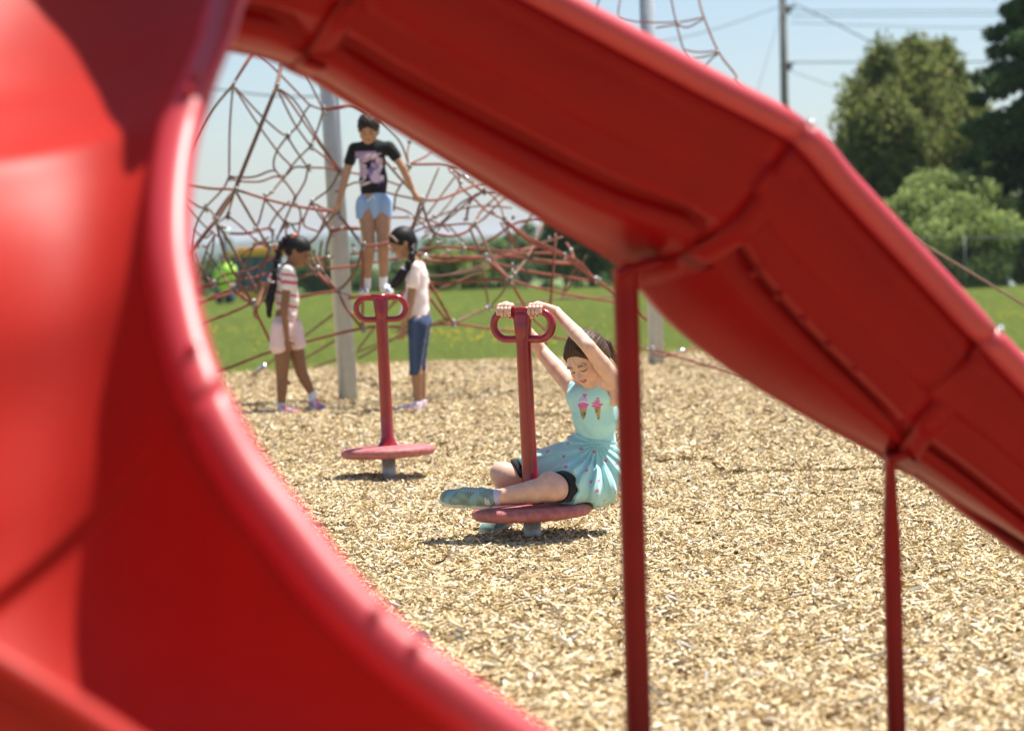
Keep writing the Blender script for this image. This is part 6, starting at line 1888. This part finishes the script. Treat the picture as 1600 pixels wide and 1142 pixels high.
    MB().tube([Yo(583, 306, -0.09), Yo(579, 310, -0.10), Yo(573, 315, -0.105)], 0.004, 6).tube([Yo(583, 306, -0.09), Yo(586, 311, -0.10)], 0.004, 6).build('drawstring', M['white'], root)
    for an, heel, toe, upv in ((an_r, Yo(571, 459, 0.09), Yo(567, 460, -0.09), (0.0, -0.25, 1)), (an_l, Yo(598, 455, 0.07), Yo(611, 459, -0.10), (0, -0.2, 1))):
        K = Field(); K.cone(an - Vector((0, 0, 0.05)), an + Vector((0, 0, 0.012)), 0.032, 0.033, 0.01)
        me, V, _ = K.mesh('sock', 0.005); finish(me, V, np.tile((0.80, 0.80, 0.82), (len(V), 1)), 'sock', M['cloth'], root)
        K = Field(); d, u_, r_ = shoe(K, heel, toe, upv, 1.0, 0.038)
        me, V, cid = K.mesh('shoe', 0.005)
        h = V - np.array(heel); dd = h @ np.array(d); uu = h @ np.array(u_)
        C = np.tile((0.72, 0.73, 0.76), (len(V), 1)); C[(np.sin(dd * 110 + uu * 70) > 0.7) & (cid == 0)] = (0.10, 0.13, 0.25); C[cid == 1] = (0.78, 0.78, 0.78)
        finish(me, V, C, 'shoe', M['shoe'], root)
    # rope she stands on
girl_net()

def far_person():
    Y = 56
    root = empty('person', (W(352, 470, Y).x, Y, 0), label='distant person in a bright lime shirt bending forward near the yellow-roofed cabin', cat='person')
    Yo = lambda x, y, d=0.0: W(x, y, Y + d)
    F = Field()
    F.cone(Yo(352, 446), Yo(354, 425, -0.1), 0.13, 0.15, 0.05); F.cone(Yo(352, 418, -0.15), Yo(350, 410, -0.2), 0.05, 0.05, 0.03)
    F.ell(Yo(349, 406, -0.22), (0.085, 0.09, 0.115), None, 0.02)
    for sx in (-7, 6):
        F.chain([Yo(352 + sx, 450), Yo(352 + sx * 1.3, 464, -0.15), Yo(352 + sx * 1.2, 478, 0.0)], [0.085, 0.07, 0.05], 0.03)
        F.chain([Yo(352 + sx * 1.6, 424, -0.1), Yo(352 + sx * 2.0, 438, -0.15), Yo(352 + sx * 1.6, 448, -0.3)], [0.055, 0.045, 0.035], 0.03)
    me, V, _ = F.mesh('body', 0.02); finish(me, V, skin_cols(V, (0.40, 0.24, 0.16)), 'body', M['skin'], root)
    K = Field(); K.cone(Yo(352, 448), Yo(354, 424, -0.1), 0.20, 0.23, 0.05)
    for sx in (-7, 6): K.cone(Yo(352 + sx * 1.5, 424, -0.1), Yo(352 + sx * 1.9, 434, -0.13), 0.085, 0.085, 0.04)
    me, V, _ = K.mesh('lime_shirt', 0.02); finish(me, V, np.tile((0.50, 0.88, 0.12), (len(V), 1)), 'lime_shirt', M['cloth'], root)
    K = Field()
    for sx in (-7, 6): K.chain([Yo(352 + sx, 452), Yo(352 + sx * 1.3, 465, -0.15), Yo(352 + sx * 1.2, 474, 0.0)], [0.11, 0.09, 0.075], 0.03)
    me, V, _ = K.mesh('trousers', 0.02); finish(me, V, np.tile((0.03, 0.05, 0.12), (len(V), 1)), 'trousers', M['cloth'], root)
    K = Field(); K.ell(Yo(349, 403, -0.2), (0.10, 0.105, 0.10), None, 0.02); K.ell(Yo(349, 407, -0.3), (0.09, 0.09, 0.09), None, 0.01, 0, 's')
    me, V, _ = K.mesh('hair', 0.02); finish(me, V, np.tile((0.10, 0.08, 0.06), (len(V), 1)), 'hair', M['cloth'], root)
far_person()
